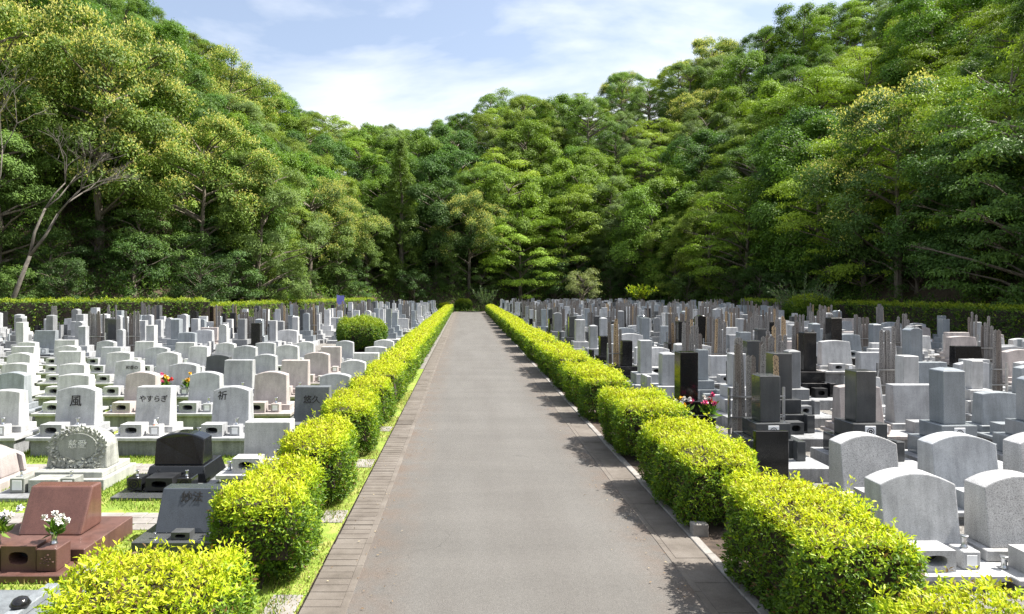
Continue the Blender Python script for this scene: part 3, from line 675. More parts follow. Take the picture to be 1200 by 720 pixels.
# ---- rows of slab graves on the left lawn, columns 1.35 m apart
special = {(0, 0): ('flat', (.13, .14, .15), '悠久', 'dark grey flat headstone engraved with two black characters beside the hedge', .15, (0, .66)),
           (0, 1): ('arc', LIGHT, '祈', 'light grey curved headstone with one black character at its upper left', .17, (-.15, .76)),
           (0, 2): ('flat', PALE, 'やすらぎ', 'whitish headstone with four flowing hiragana, front full row', .125, (0, .68)),
           (0, 3): ('arc', LIGHT, '風', 'light grey headstone with one large centred character, front full row', .21, (0, .62)),
           (2, 4): ('soft', PALE, '和香の', 'whitish headstone with three small characters in the third white row', .1, (.1, .74))}
s_cols = [LIGHT, PALE, PALE, LIGHT, PINK, PALE]
slab_grave(-2.78, 9.1, PALE, 'blank whitish flat-topped headstone half hidden by the left hedge bush', 'white slab graves on the lawn', 'flat', .66, .5, rs=rs, slope=3)
for r in range(6):
    yy = 11.4 + 2.23 * r
    for c in range(12):
        x = -2.72 - 1.35 * c + rs.uniform(-.05, .05)
        if 545 + F * (x + .7) / (yy + .9) < -10: continue
        kind = rs.choice(['arc', 'arc', 'soft', 'flat']); col = rs.choice(s_cols); tx = None; lab = None; ts = .15; to = (0, .6); h = rs.uniform(.56, .68)
        if (r, c) in special: kind, col, tx, lab, ts, to = special[(r, c)]; h = .66
        if (r, c) == (3, 3): col = DARK
        if (r, c) == (2, 1): col = PINK
        if (r, c) == (1, 5): col = BLUE
        if (r, c) == (4, 1) or (r, c) == (3, 1): col = PINK
        if r == 0 and c == 4: col = PALE; kind = 'soft'
        if not lab: lab = f'{CN.get(col, "grey")} granite slab headstone, {ORD[c]} from the hedge in the {ORD[r]} white row left'
        jit = tint(col, rs.uniform(.92, 1.06))
        slab_grave(x, yy, jit, lab, 'white slab graves on the lawn', kind, rs.choice([.62, .66, .7]), h, tx, rs=rs, tsize=ts, toff=to, vases=(r < 3))
bouquet(-7.05, 16.0, .5, ['petal_red', 'petal_yellow', 'petal_pink'], 'red and yellow flowers before a white slab headstone', 1.3, 5)
bouquet(-6.5, 16.0, .5, ['petal_yellow', 'petal_white', 'petal_yellow'], 'yellow and white flowers beside the red bouquet', 1.2, 6)
t_ = thing('drink_bottle', (-5.27, 11.6, .445), 'small bottle with an orange label on the hiragana grave', 'bottle')
mb = MB(); mb.lathe([(.032, 0), (.033, .07)], 12); ob('label_band', mb.mesh('label_band', 'orange_label', 0, True), t_)
mb = MB(); mb.lathe([(.031, .0705), (.03, .09), (.014, .13), (.013, .15)], 12); ob('neck', mb.mesh('neck', 'crest_plate', 0, True), t_)

# ---- front right: bowed granite stones close to the camera
def speck_grave(x, y, col, label, w=.76, h=.68, slope=10, kind='arch'):
    return slab_grave(x, y, col, label, 'bowed granite stones at the front right', kind, w, h, rs=rs, base_h=.1, plain_base=True, slope=slope, hd=.36, matn='granite_speckled' if col[0] == .44 else 'granite_honed')
speck_grave(4.55, 6.3, (.5, .507, .515), 'bowed light granite headstone nearest the front right hedge block')
speck_grave(5.52, 6.2, (.44, .44, .44), 'coarse speckled bowed headstone cut by the right edge, front row')
speck_grave(6.52, 6.2, LIGHT, 'light bowed headstone beyond the right edge, front row')
speck_grave(5.12, 8.1, (.44, .44, .44), 'speckled bowed headstone second row right, behind the hedge block', .72)
speck_grave(6.33, 8.1, (.4, .42, .44), 'bluish bowed headstone second row right, middle of three', .82)
speck_grave(7.42, 8.1, (.44, .44, .44), 'speckled bowed headstone second row right, at the frame edge')
mb = MB(); mb.box(-.22, .22, 0, .08, 0, .84); t_ = thing('name_tablet', (4.05, 9.0, .1), 'thin glossy black name tablet behind the right hedge', 'tablet'); ob('slab', mb.mesh('slab', 'granite_polished', .008), t_, color=BLACK)
mb = MB(); mb.box(-.3, .3, -.06, .16, -.1, 0); ob('foot', mb.mesh('foot', 'granite_polished', .008), t_, color=DARK)
near_r = [(4.78, 9.9, DARK, .32, .72, 'flat', 'dark polished pillar grave with a pale crest on its base, right of the hedge', True),
          (6.28, 9.9, DARK, .32, .8, 'flat', 'blackish pillar grave under a pale stone behind it, near right', True),
          (7.55, 9.75, BLUE, .34, .86, 'point', 'pale bluish pillar grave with a round crest, near right', True),
          (8.95, 9.8, BLUE, .34, .7, 'round', 'bluish grave at the right frame edge, third right row', False)]
for x, y, col, w, h, cap, lab, cr_ in near_r: pillar_grave(x, y, col, lab, 'pillar graves', rs, w, h, cap, 1.0, 2, cr_, False)
board_rack(4.78, 11.55, 6, 'six weathered grey memorial boards behind the dark crested pillar grave', rs, 0, 1.7)
board_rack(5.32, 11.6, 1, 'single new tan memorial board beside the weathered boards', rs, 1.0, 1.6)

# ---- generated rows
indiv = {'pillar': 0, 'slab': 0}; far_boxes = []
p_cols = [LIGHT, LIGHT, LIGHT, LIGHT, BLUE, BLUE, BLUE, MID, MID, DARK, BLACK, PALE, PALE]
def far_grave(x, y, col, s, w, h):
    for (hw, d0, d1, z0, z1, k) in ((.56, 0, 1.4, 0, .22, .8), (.4, .58, 1.3, .22, .5, .95), (.27, .67, 1.21, .5, .74, .95), (w / 2, .94 - w / 2, .94 + w / 2, .74, .74 + h, 1)):
        far_boxes.append((x - hw * s, x + hw * s, y + d0 * s, y + d1 * s, z0 * s, z1 * s, tint(col, k * 1.25)))
def seen(x, y, m_=25): return -m_ < 545 + F * x / y < 1200 + m_
racks = []
SKIP_R = {(0, 3)}
def field(side, y0, y1, pitch, xs0, xmax, rowname, r0=0):
    y = y0; r = r0
    while y < y1:
        x = xs0; c = 0
        while x < xmax(y):
            px = x * side + rs.uniform(-.12, .12); py = y + rs.uniform(-.15, .15)
            if seen(px, py + 1) and not (side > 0 and py < 12.6 and px < 5.6) and outside(px, py + 1.4) < ((-5 if side > 0 else -6.5) if py < 56 else -2.2) and not (side < 0 and 24 < py < 34 and -7.2 < px < -2.6) and rs.random() < .94:
                wide = side > 0 and px > 6.5 + rs.uniform(-2, 3) and py < 33 and rs.random() < .5
                if side > 0 and px > 17 and py < 50 and rs.random() < .6: wide = True
                if side > 0 and 16 < py < 25 and px < 6.8: wide = rs.random() < .75
                wide = wide or rs.random() < .12
                col = rs.choice(p_cols); s = rs.uniform(.78, 1.12) if side < 0 else rs.uniform(.84, 1.14)
                place = f'{ORD[c]} from the road in the {ORD[r]} {rowname}'
                if wide and py < 46:
                    col = rs.choice([LIGHT, PALE, PALE, LIGHT, BLUE, PALE, LIGHT, PALE, BLUE, LIGHT, PINK] + ([BLACK] if rs.random() < .3 else []))
                    slab_grave(px, py, tint(col, rs.uniform(.9, 1.06)), f'{CN[col]} wide slab gravestone, {place}', 'wide slab graves among the pillars', rs.choice(['soft', 'flat', 'arc', 'flat']), rs.choice([.7, .8, .9]), rs.uniform(.55, .75), rs=rs, base_h=rs.choice([.2, .3, .4]), vases=False, matn='granite_polished' if col == BLACK else 'granite_honed')
                    indiv['slab'] += 1
                else:
                    w = rs.choice([.28, .3, .33]); h = rs.choice([.7, .78, .86, .95]); cap = rs.choice(['flat', 'flat', 'point', 'round'])
                    if py < 37 and indiv['pillar'] < 292:
                        pillar_grave(px, py, tint(col, 1), f'{CN[col]} pillar gravestone, {place}', 'pillar graves', rs, w, h, cap, s, 2 if py < 24 else 1, rs.random() < .3, rs.random() < .3)
                        indiv['pillar'] += 1
                    else: far_grave(px, py, tint(col, rs.uniform(.9, 1.05)), s, w, h)
                if rs.random() < (.3 if side > 0 else .16): racks.append((px + rs.uniform(-.15, .15), py + 1.5, place, r))
            x += 1.3; c += 1
        y += pitch; r += 1
field(1, 11.9, 85, 1.96, 4.5, lambda y: min(25, .84 * y + 1), 'right row', 0)
field(-1, 25.0, 47, 2.1, 4.0, lambda y: min(42, .72 * y + 1), 'old row left', 0)
field(-1, 47.2, 82, 2.1, 3.6, lambda y: 17, 'far row left', 0)
nr = 0
for (x, y, place, r) in racks:
    if y < 62 and nr < 120:
        n_ = rs.choice([3, 4, 4, 5, 6, 7]); board_rack(x, y, n_, f'{["", "", "two", "three", "four", "five", "six", "seven"][n_]} memorial boards behind the grave {place}', rs, .08, 1.7 if y < 30 else 1.8); nr += 1
print('graves', indiv, 'far', len(far_boxes) // 4, 'racks', nr)
B = np.array([b_[:6] for b_ in far_boxes]); C = np.array([b_[6] for b_ in far_boxes])
V = np.stack([B[:, [0, 2, 4]], B[:, [1, 2, 4]], B[:, [1, 3, 4]], B[:, [0, 3, 4]], B[:, [0, 2, 5]], B[:, [1, 2, 5]], B[:, [1, 3, 5]], B[:, [0, 3, 5]]], 1).reshape(-1, 3)
q = np.array([(4, 5, 6, 7), (0, 1, 5, 4), (1, 2, 6, 5), (2, 3, 7, 6), (3, 0, 4, 7)]); T = (np.arange(len(B))[:, None, None] * 8 + q[None]).reshape(-1, 4)
me = big_mesh('distant_gravestones', V, T, 'granite_far'); me.polygons.foreach_set('use_smooth', [False] * len(me.polygons)); ca = me.attributes.new('col', 'FLOAT_COLOR', 'POINT')
ca.data.foreach_set('color', np.concatenate([np.repeat(C, 8, 0), np.ones((len(C) * 8, 1))], 1).astype(np.float32).ravel())
tag(ob('distant_gravestones', me), 'dense mass of small grey gravestones at the far end of the valley', 'gravestones', kind='stuff')

# retaining wall and tablet details left, flag, colourful bouquet right
mb = MB()
wl = thing('retaining_wall', (0, 0, 0), 'low grey stone block wall edging the old graves on the left', 'wall')
blk = [boxm(.58, .25, .2, 'granite_rough', .01), boxm(.58, .25, .2, 'granite_honed', .01)]
for j in range(2):
    for k in range(24):
        x = -3.3 - k * .6 + (.3 if j else 0); ob('stone_block', blk[(k + j) % 2], wl, (x, 24.4 + rs.uniform(-.01, .01), j * .205), color=tint(MID, rs.uniform(.7, 1.15)))
bouquet(4.42, 12.36, .53, ['petal_pink', 'petal_yellow', 'petal_white', 'petal_pink', 'petal_red'], 'bright mixed flowers before a black grave right of the hedge', 1.5, 9)
bouquet(3.96, 12.36, .53, ['petal_white', 'petal_purple', 'petal_yellow', 'petal_white', 'petal_pink'], 'white and purple flowers left of the bright mixed bouquet', 1.4, 10)
pillar_grave(4.2, 12.0, BLACK, 'tall black pillar grave behind the bright mixed flowers', 'pillar graves', rs, .34, .9, 'flat', 1.0, 2, False, False, DARK)
t_ = thing('small_flag', (-9.4, 50, 0), 'small purple flag on a pole above the far left graves', 'flag')
mb = MB(); mb.tube([(0, 0, 0), (0, 0, 2.5)], [.02, .015], 6); ob('pole', mb.mesh('pole', 'steel'), t_)
mb = MB(); mb.add([(0, 0, 1.75), (.25, .05, 1.72), (.55, -.03, 1.8), (.55, -.03, 2.4), (.25, .05, 2.38), (0, 0, 2.45), (0, .015, 1.75), (.25, .065, 1.72), (.55, -.015, 1.8), (.55, -.015, 2.4), (.25, .065, 2.38), (0, .015, 2.45)],
              [(0, 1, 4, 5), (1, 2, 3, 4), (11, 10, 7, 6), (10, 9, 8, 7), (5, 4, 10, 11), (4, 3, 9, 10), (0, 6, 7, 1), (1, 7, 8, 2), (2, 8, 9, 3), (0, 5, 11, 6)]); ob('cloth', mb.mesh('cloth', 'flag_purple'), t_)

# ------------------------------------------------------------------ lawn grass near the camera
g = np.random.default_rng(21)
def blades(N, xr, yr, hmin, hmax, dry):
    P = np.stack([g.uniform(*xr, N), g.uniform(*yr, N), np.full(N, .0)], 1)
    dens = np.sin(P[:, 0] * 2.1 + 1) * np.sin(P[:, 1] * 1.7) + .5 * np.sin(P[:, 0] * 5.3 + P[:, 1] * 4.1); P = P[dens > -1.0 + g.uniform(0, .6, N)]
    for (a, b_) in ((7.93, 8.6), (10.33, 11.0)): P = P[(P[:, 1] < a) | (P[:, 1] > b_) | (P[:, 0] > -2.4)]
    n_ = len(P); D = unit(g.normal(0, .5, (n_, 3)) + [0, 0, 1.0]); ti = np.clip(.45 + .2 * np.sin(P[:, 0] * 1.7) * np.sin(P[:, 1] * 2.2) + g.normal(0, .16, n_), 0, .84); ti[g.random(n_) < dry] = 1
    return leaf_arrays(P, D, g.normal(0, 1, (n_, 3)), g.uniform(hmin, hmax, n_), .011, ti, 0)
gm = leaf_mesh('lawn_grass', [blades(52000, (-8.8, -1.6), (3.6, 9.2), .03, .075, .1), blades(36000, (-10.5, -2.4), (9.2, 12.2), .03, .075, .06), blades(26000, (-13, -2.4), (12.2, 24), .04, .08, .06), blades(7000, (-1.8, -1.45), (3.5, 19), .02, .05, .6)], 'grass_blade')
tag(ob('lawn_grass', gm), 'short bright grass growing between the left graves', 'grass', kind='stuff')

# ------------------------------------------------------------------ trees
def make_tree(seed, H, Rr, base, ncl, clr, leaf, nleaf, shape='round', flat=.6, droop=.2, blossom=0):
    g = np.random.default_rng(seed); rr = random.Random(seed)
    wood = MB(); top = H * (.9 if shape == 'cone' else .78); lean = (rr.uniform(-.6, .6), rr.uniform(-.6, .6))
    tp = [(lean[0] * (u ** 2) + rr.uniform(-.12, .12) * (u > 0), lean[1] * (u ** 2) + rr.uniform(-.12, .12) * (u > 0), top * u) for u in np.linspace(0, 1, 7)]
    r0 = H * .018 + .06; wood.tube([(0, 0, -1.2)] + tp, [r0 * 1.3] + [r0 * (1 - .85 * u) for u in np.linspace(0, 1, 7)], 8)
    C = []; S = []; LOBE = []
    for k in range(ncl):
        u = (k + rr.random()) / ncl
        if shape == 'cone':
            z = H * (base + (1 - base) * u ** .85); rad = Rr * (1 - u) ** .8 * rr.uniform(.55, 1.02) + .1; a = k * 2.399 + rr.uniform(-.5, .5)
        else:
            # points spread over a lumpy dome, a few inside
            nl = 13; j = k % nl
            if k < nl:
                uu = (k + .5) / nl; ph = math.acos(1 - 1.88 * uu); a = k * 2.399 + rr.uniform(-.3, .3); q = rr.uniform(.55, .74)
                LOBE.append(((Rr * math.sin(ph) * q * math.cos(a), Rr * math.sin(ph) * q * math.sin(a), H * (base + (1 - base) * .44) + H * (1 - base) * .56 * math.cos(ph) * q), rr.uniform(.34, .5) * Rr))
            (lx, ly, lz), lr = LOBE[j]; v_ = Vector((rr.gauss(0, 1), rr.gauss(0, 1), rr.gauss(.35, .9))) + Vector((lx, ly, (lz - H * .5) * .6)).normalized() * .9; v_.normalize()
            x_, y_, z = lx + v_.x * lr, ly + v_.y * lr, lz + v_.z * lr * .85
            a = math.atan2(y_, x_); rad = math.hypot(x_, y_)
            if shape == 'tier': z = round(z / 1.15) * 1.15 + rr.uniform(-.4, .4)
        C.append((rad * math.cos(a) + lean[0] * .6, rad * math.sin(a) + lean[1] * .6, z)); S.append(clr * (rr.uniform(.42, .8) if rr.random() < .4 else rr.uniform(.85, 1.35)) * (.65 + .5 * (1 - u) if shape == 'cone' else 1))
    for k in range(0, ncl, max(1, ncl // 26)):
        c = Vector(C[k]); zs = max(H * base * .7, min(c.z - .25 * math.hypot(c.x, c.y) - .5, top * .95)); i = min(5, int(zs / top * 6)); f_ = zs / top * 6 - i
        s0 = Vector(tp[i]).lerp(Vector(tp[i + 1]), min(1, max(0, f_))); mid = s0.lerp(c, .5) + Vector((rr.uniform(-.2, .2), rr.uniform(-.2, .2), rr.uniform(-.1, .35)))
        rb = r0 * .34; wood.tube([s0, mid, c], [rb, rb * .6, rb * .2], 5)
        for _ in range(2):
            e = c + Vector((rr.uniform(-1, 1), rr.uniform(-1, 1), rr.uniform(-.2, .6))) * clr * .8; wood.tube([mid.lerp(c, .5), c.lerp(e, .4), e], [rb * .3, rb * .2, rb * .08], 4)
    C = np.array(C); S = np.array(S); ctr = np.array([lean[0] * .5, lean[1] * .5, H * (base + (1 - base) * .35)])
    idx = np.repeat(np.arange(ncl), np.maximum(40, nleaf * (S / clr) ** 2).astype(int)); N = len(idx)
    d = unit(g.normal(0, 1, (N, 3))); d[:, 2] = np.where(d[:, 2] < -.55, -d[:, 2], d[:, 2]); rad = g.random(N) ** .34
    # sub-lumps inside each clump
    sub = unit(g.normal(0, 1, (ncl * 7, 3))); sub[:, 2] = np.abs(sub[:, 2]) * .8; pick = sub[idx * 7 + g.integers(0, 7, N)]
    off = unit(d * .75 + pick * .85) * rad[:, None] * S[idx][:, None]; off[:, 2] *= flat; off += g.normal(0, 1, (N, 3)) * (S[idx] * .13)[:, None] * np.array([1, 1, .35 if shape == 'tier' else 1])
    outw = unit(C[idx] - ctr); P = C[idx] + off; P[:, 2] -= droop * (np.hypot(off[:, 0], off[:, 1]) ** 1.6) * .35
    Nn = unit(unit(off + 1e-4) * .7 + outw * .35 + np.array([0, 0, .55]) + g.normal(0, .42, (N, 3)))
    tang = unit(np.cross(Nn, g.normal(0, 1, (N, 3)))); tang[:, 2] -= .25
    ctint = g.uniform(-.16, .16, ncl)
    ti = np.clip(.5 + ctint[idx] + g.normal(0, .13, N) + .12 * (rad - .7), .02, .98)
    ln = leaf * g.uniform(.7, 1.3, N)
    wd = {'cone': .3, 'tier': .42}.get(shape, .36 if leaf < .18 else .52)
    crown = leaf_mesh('crown', [leaf_arrays(P, tang, Nn, ln, ln * wd, ti)], 'tree_leaf')
    bl = None
    if blossom:
        m_ = (rad > .8) & (off[:, 2] > .1) & (g.random(N) < blossom) & (np.sin(C[idx][:, 0] * 1.3 + seed) + C[idx][:, 2] / H * 2 > .6)
        Pb = P[m_] + unit(off[m_]) * .08; nb = len(Pb); Db = unit(outw[m_] * .6 + [0, 0, .6] + g.normal(0, .5, (nb, 3)))
        bl = leaf_mesh('blossom_spikes', [leaf_arrays(Pb, Db, g.normal(0, 1, (nb, 3)), .19, .05, g.random(nb)), leaf_arrays(Pb, unit(Db + g.normal(0, .5, (nb, 3))), g.normal(0, 1, (nb, 3)), .18, .05, g.random(nb))], 'blossom')
    return dict(trunk=wood.mesh('trunk', 'bark'), crown=crown, blossom=bl, H=H, R=Rr)
PR = {
    'broad': [make_tree(s, 13, 4.6, .04, 150, 1.0, .21, 290, 'round', .85) for s in (1, 2, 3)],
    'fine': [make_tree(s, 13.5, 4.2, .05, 230, .68, .17, 230, 'round', .7, .3) for s in (4, 5)],
    'tier': [make_tree(s, 11, 5.0, .04, 125, 1.2, .18, 290, 'tier', .24, .5) for s in (6, 7)],
    'gold': [make_tree(s, 14, 5.4, .2, 150, 1.1, .2, 290, 'round', .8, .2, .6) for s in (8, 9)],
    'cedar': [make_tree(s, 17, 2.9, .04, 190, .72, .24, 190, 'cone', .6, 1.2) for s in (10, 11)],
}
KCOL = {'broad': [(.065, .115, .022), (.1, .145, .024), (.048, .092, .026), (.085, .135, .025)], 'fine': [(.08, .125, .034), (.1, .135, .058), (.06, .1, .03), (.115, .15, .03)], 'tier': [(.14, .19, .024), (.12, .175, .022), (.15, .19, .03)],
        'gold': [(.085, .12, .026), (.075, .11, .026)], 'cedar': [(.05, .085, .02), (.07, .105, .022), (.045, .08, .026)]}
KN = {'broad': ('broadleaf_tree', 'leafy broadleaf tree'), 'fine': ('fine_leaved_tree', 'fine-leaved tree'), 'tier': ('maple_tree', 'layered yellow-green tree'), 'gold': ('chinquapin_tree', 'gold-blossomed tree'), 'cedar': ('cedar_tree', 'conical cedar')}
TC = []
def plant_tree(kind, v, x, y, s, label, group='trees on the valley slopes', rz=None, col=None, sz=1.0):
    pr = PR[kind][v]; z = float(height(x, y)) - .1; c = col or random.choice(KCOL[kind]); k = random.uniform(.8, 1.2) * 1.75; c = (c[0] * k * .95, c[1] * k * 1.02, c[2] * k * .88)
    t_ = thing(KN[kind][0], (x, y, z), label, 'tree', group, random.uniform(0, 6.28) if rz is None else rz); t_.scale = (s, s, s * sz)
    ob('trunk', pr['trunk'], t_); ob('crown', pr['crown'], t_, color=c)
    if pr['blossom']: ob('blossom_spikes', pr['blossom'], t_)
    TC.append((x, y, pr['R'] * s)); return t_
random.seed(99)
def where(x, y):
    px = 545 + F * x / y
    return 'left edge' if px < 120 else 'left slope' if px < 330 else 'left end of the valley' if px < 480 else 'valley end behind the road' if px < 640 else 'right end of the valley' if px < 800 else 'right slope' if px < 1000 else 'right edge'
# trees one can pick out at the edge of the woods
for (kind, v, x, y, s, lab, col, sz) in [
    ('gold', 0, -29.5, 55, 1.25, 'broad tree with pale gold blossom overhanging the left hedge', None, 1.1),
    ('gold', 1, -37.5, 53.5, 1.3, 'gold-blossomed tree at the left edge behind the bare trunk', None, 1.1),
    ('fine', 0, -18.5, 61, 1.05, 'fine-leaved tree midway along the left woods above the far graves', (.1, .14, .045), 1.1),
    ('gold', 1, -22.5, 58.5, .95, 'smaller gold-blossomed tree right of the bare leaning trunk', None, 1.1),
    ('cedar', 0, -8.5, 91.5, 1.05, 'yellowish conical cedar left of the road end', (.075, .11, .022), 1.1),
    ('broad', 1, -4.0, 93.5, 1.05, 'dark rounded tree closing the view down the road', (.045, .08, .024), 1.1),
    ('fine', 1, -12.8, 89, .9, 'fine-leaved tree above the far left graves', (.065, .1, .022), 1.0),
    ('tier', 0, 7.6, 92.5, 1.1, 'bright maple with layered branches right of the road end', (.13, .19, .026), 1.1),
    ('tier', 1, 32.5, 55.5, 1.15, 'bright yellow-green maple spilling over the right hedge', (.15, .2, .026), 1.1),
    ('tier', 0, 34, 43, 1.15, 'yellow-green layered tree high on the right slope', (.14, .19, .028), 1.2),
    ('gold', 1, 31.5, 49.5, 1.02, 'pale-blossomed dark tree leaning over the right hedge', (.06, .1, .03), 1.1),
    ('broad', 1, 31.2, 41.5, .85, 'dark broadleaf tree standing low behind the right hedge', (.045, .085, .024), 1.0),
    ('broad', 2, 31.6, 31.5, .9, 'dark broadleaf tree at the right edge of the frame behind the hedge', (.045, .085, .024), 1.0),
    ('tier', 1, 30.5, 36, 1.1, 'layered dark green tree at the right edge with drooping sprays', (.07, .12, .03), 1.1)]:
    plant_tree(kind, v, x, y, s, lab, 'trees along the edge of the woods', col=col, sz=sz)
cnt = {}; tries = 0; placed = 0
WOOD = {}
while tries < 14000 and placed < 262:
    tries += 1
    x = random.uniform(-95, 85); y = random.uniform(16, 165); d = float(outside(x, y))
    if d < (4.6 if x < -8 else 2.8) or d > 62: continue
    px = 545 + F * x / y
    if px < -170 or px > 1420: continue
    if x > 0 and y < 40 and d > 26: continue
    if 40 < px < 270 and d < 7.5: continue
    edge = d < 9
    need = (3.4 if edge else 4.2) * (1 + .25 * (d > 30))
    if any((x - a) ** 2 + (y - b_) ** 2 < (need + .22 * r_) ** 2 for a, b_, r_ in TC): continue
    u = random.random()
    if px < 420: kind = 'gold' if u < .03 else 'fine' if u < .46 else 'tier' if u < .6 else 'broad'
    elif px < 540: kind = 'cedar' if u < .04 else 'broad' if u < .55 else 'fine'
    elif px < 800: kind = 'fine' if u < .42 else 'broad' if u < .78 else 'tier' if u < .97 else 'gold'
    else: kind = 'tier' if u < .42 else 'broad' if u < .72 else 'fine' if u < .985 else 'gold'
    v = random.randrange(len(PR[kind])); s = random.uniform(.85, 1.25); z = float(height(x, y))
    lim = float(skytan(x, y)) * y + CAM_H; hh = PR[kind][v]['H'] * s * .98
    if z + hh > lim:
        s *= (lim - z) / hh
        if s < .55: continue
    w = where(x, y); key = (kind, w); cnt[key] = cnt.get(key, 0) + 1
    WOOD.setdefault(key, []).append((px, plant_tree(kind, v, x, y, s, 'x', f'{KN[kind][1]}s, {w}', sz=random.uniform(.95, 1.1)))); placed += 1
for (kind, w), lst in WOOD.items():
    for i, (_, o_) in enumerate(sorted(lst, key=lambda q_: q_[0])): o_['label'] = f'{KN[kind][1]}, {ORD[min(i, 39)]} of its kind from left, {w}'
print('trees', placed, 'tries', tries)

SAP = [make_tree(51, 4.6, 2.0, .02, 60, .62, .17, 150, 'round', .75, .2), make_tree(52, 4.2, 1.8, .02, 55, .6, .15, 150, 'tier', .5, .3)]
saps = []; tries = 0
while len(saps) < 79 and tries < 6000:
    tries += 1; x = random.uniform(-48, 38); y = random.uniform(30, 100); d = float(outside(x, y)); px = 545 + F * x / y
    if not (2.2 < d < 8.5 and -30 < px < 1010 + 250 * (d > 4.5)): continue
    if any((x - a) ** 2 + (y - b_) ** 2 < 3.4 for _, a, b_ in saps): continue
    saps.append((px, x, y))
for i, (px, x, y) in enumerate(sorted(saps)):
    w = where(x, y); t_ = thing('understory_shrub', (x, y, float(height(x, y)) - .15), f'bushy shrub at the foot of the woods, {ORD[i % 40]} from left, {w}', 'shrub', 'shrubs at the foot of the woods', random.uniform(0, 6.28))
    t_.scale = (random.uniform(.8, 1.3),) * 3; v = SAP[i % 2]; k = random.uniform(1.0, 1.9); ob('trunk', v['trunk'], t_); ob('crown', v['crown'], t_, color=tuple(q_ * k for q_ in random.choice([(.05, .1, .025), (.07, .12, .03), (.045, .085, .025)])))

# bare-branched pale trees at the left edge
def bare_tree(x, y, H, seed, lean, label):
    rr = random.Random(seed); mb = MB(); tw = MB(); z0 = float(height(x, y)) - .3
    def grow(p, d, ln, r, dep):
        q = p + d * ln; mid = p.lerp(q, .5) + Vector((rr.uniform(-1, 1), rr.uniform(-1, 1), rr.uniform(-1, 1))) * ln * .06
        (mb if dep < 3 else tw).tube([p, mid, q], [r, r * .82, r * .66], 7 if dep < 2 else 4)
        if dep >= 6: return
        for _ in range(2 if dep < 2 else rr.choice([2, 3, 3])):
            nd_ = (d + Vector((rr.uniform(-1, 1), rr.uniform(-1, 1), rr.uniform(-.45, .75))) * (.5 if dep < 2 else .75)).normalized(); grow(q, nd_, ln * rr.uniform(.58, .8), r * .62, dep + 1)
    t_ = thing('bare_tree', (x, y, z0), label, 'tree', 'bare pale trees at the left edge'); grow(Vector((0, 0, 0)), Vector(lean).normalized(), H * .44, H * .0145, 0)
    ob('trunk', mb.mesh('trunk', 'pale_bark', 0, True), t_); tag(ob('twigs', tw.mesh('twigs', 'pale_bark'), t_), kind='stuff')
bare_tree(-31.3, 46.2, 13, 3, (.34, .0, 1), 'pale leaning bare tree trunk forking over the left hedge')
bare_tree(-32.6, 46.6, 12, 8, (.08, 0, 1), 'upright pale bare tree at the very left edge')

# ------------------------------------------------------------------ shrubs that stand alone
def round_shrub(name, x, y, w, h, label, seed, matn='boundary_leaf', n=2.4, dens=260, leaf=.09):
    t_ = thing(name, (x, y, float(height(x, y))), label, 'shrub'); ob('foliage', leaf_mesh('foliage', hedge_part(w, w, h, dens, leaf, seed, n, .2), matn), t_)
    mb = MB(); mb.lathe([(w * .16, 0), (w * .36, h * .3), (w * .34, h * .6), (w * .14, h * .84)], 12); ob('inner_branches', mb.mesh('inner_branches', 'hedge_wood'), t_)
round_shrub('round_shrub', -4.75, 31.4, 2.3, 1.5, 'round green shrub among the left graves beside the hedge', 71)
round_shrub('round_shrub', -.2, 89.4, 2.2, 1.5, 'dark round shrub at the far end of the road', 72)
round_shrub('round_shrub', -2.6, 88.2, 1.6, 1.1, 'small lime round shrub at the far end of the left hedge', 73, 'azalea_leaf')
round_shrub('round_shrub', 23.2, 46, 3.0, 2.4, 'dark green mound of shrub before the right hedge', 74, 'boundary_leaf', 2.4, 160, .12)
def spiky(name, x, y, n_, ln, spread, label, seed, z=0, leaf=.1, per=26, matn='broom_leaf'):
    g = np.random.default_rng(seed); t_ = thing(name, (x, y, z), label, 'shrub'); mb = MB(); parts = []
    for k in range(n_):
        a = g.uniform(0, 6.28); d = unit(np.array([math.cos(a) * g.uniform(.1, spread), math.sin(a) * g.uniform(.1, spread), 1.0])); l_ = ln * g.uniform(.65, 1.1)
        e = d * l_; bend = np.array([math.cos(a), math.sin(a), -.35]) * l_ * .12; mb.tube([(0, 0, 0), tuple(d * l_ * .5), tuple(e + bend)], [.02, .012, .005], 4)
        u = g.uniform(.3, 1, per)[:, None]; P = d * l_ * u + bend * u * u; D = unit(d + g.normal(0, .5, (per, 3))); parts.append(leaf_arrays(P, D, g.normal(0, 1, (per, 3)), leaf * 1.7, leaf * .5, g.random(per)))
    ob('stems', mb.mesh('stems', 'bark'), t_); ob('foliage', leaf_mesh('foliage', parts, matn), t_)
spiky('broom_shrub', 23.0, 46.3, 60, 3.6, .85, 'spiky upright shrub rising behind the right graves before the dark hedge', 81, .2, .13, 34)
spiky('broom_shrub', 2.6, 86.8, 40, 3.2, .5, 'grey-green upright shrub at the right end of the road', 82, 0, .16, 30)
spiky('fan_shrub', 18.6, 72, 46, 1.9, 1.1, 'small bright fan-shaped shrub on a stump among the far right graves', 83, 1.5, .2, 26, 'azalea_leaf')
mb = MB(); mb.lathe([(.28, 0), (.2, .4), (.17, 1.55), (.2, 1.7)], 8, (18.6, 72, 0)); tag(ob('tree_stump', mb.mesh('tree_stump', 'bark', 0, True)), 'short brown stump under the fan-shaped shrub', 'stump')
sm = make_tree(41, 4.2, 1.6, .3, 34, .55, .16, 130, 'round', .6, .2)
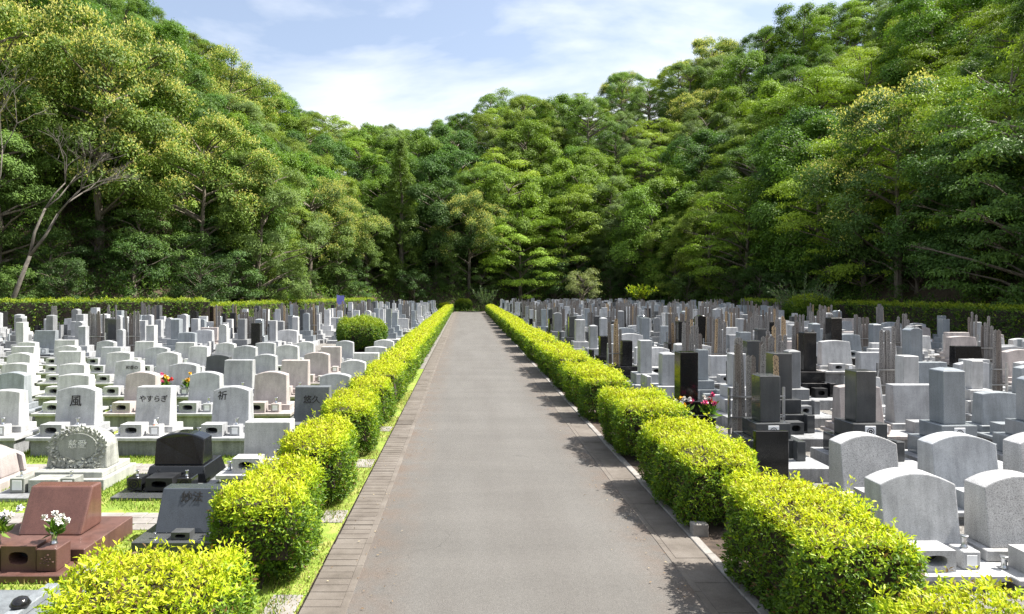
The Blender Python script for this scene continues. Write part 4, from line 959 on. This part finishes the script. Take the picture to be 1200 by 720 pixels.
t_ = thing('small_tree', (13.4, 77.5, 0), 'small pale green tree rising from the far right graves', 'tree'); t_.scale = (1.15, 1.15, 1.2); ob('trunk', sm['trunk'], t_); ob('crown', sm['crown'], t_, color=(.2, .24, .09))

# ------------------------------------------------------------------ undergrowth at the foot of the woods
g = np.random.default_rng(31); Ps = []; Ks = []
n0 = 140000; X = g.uniform(-62, 46, n0); Y = g.uniform(14, 104, n0); d = outside(X, Y); px = 545 + F * X / Y
k_ = (d > .3) & (d < np.where(X < -12, 16, 11)) & (px > -40) & (px < 1240) & (g.random(n0) < np.where((d < 5) | (X < -14), 1, .4)) & ~((X > 27) & (Y < 52) & (d > 3.5)); X = X[k_]; Y = Y[k_]; d = d[k_]
hz = height(X, Y); clump = .5 + .5 * np.sin(X * 1.1 + 1.3 * np.sin(Y * .7)) * np.sin(Y * .9 + X * .3); hh = (.3 + 1.5 * clump) * np.clip(d / 2, .3, 1) * g.random(len(X)) ** .6
P = np.stack([X, Y, hz - .05 + hh], 1); parts = []
ti = np.clip(.5 + .25 * (clump - .5) + g.normal(0, .2, len(X)), 0, 1)
for k in range(5):
    D = unit(g.normal(0, .8, (len(P), 3)) + [0, 0, .5]); parts.append(leaf_arrays(P + g.normal(0, .12, P.shape), D, g.normal(0, .5, P.shape) + [0, -.3, .8], g.uniform(.16, .4, len(P)), g.uniform(.05, .12, len(P)), np.clip(ti + g.normal(0, .1, len(P)), 0, 1)))
tag(ob('undergrowth', leaf_mesh('undergrowth', parts, 'undergrowth_leaf')), 'tangled green undergrowth along the foot of the woods', 'undergrowth', kind='stuff')

# ------------------------------------------------------------------ dry leaves along the gutters
g = np.random.default_rng(77); n_ = 600
X = np.where(g.random(n_) < .5, -1.03 + np.abs(g.normal(0, .22, n_)), 2.12 - np.abs(g.normal(0, .22, n_))); X = np.where(g.random(n_) < .25, g.uniform(-1.6, -1.0, n_), X); Y = 3.5 + 40 * g.random(n_) ** 1.6
P = np.stack([X, Y, np.full(n_, .028)], 1); D = g.normal(0, 1, (n_, 3)) * [1, 1, .12]
lf = leaf_arrays(P, D, g.normal(0, .25, (n_, 3)) + [0, 0, 1], g.uniform(.012, .04, n_), g.uniform(.008, .018, n_), g.random(n_))
leafmat('dry_leaf', [(0, (.12, .07, .035)), (.6, (.28, .19, .1)), (1, (.42, .36, .24))], .15, .8)
tag(ob('fallen_leaves', leaf_mesh('fallen_leaves', [lf], 'dry_leaf')), 'tiny dry leaves scattered along the road edges', 'fallen leaves', kind='stuff')
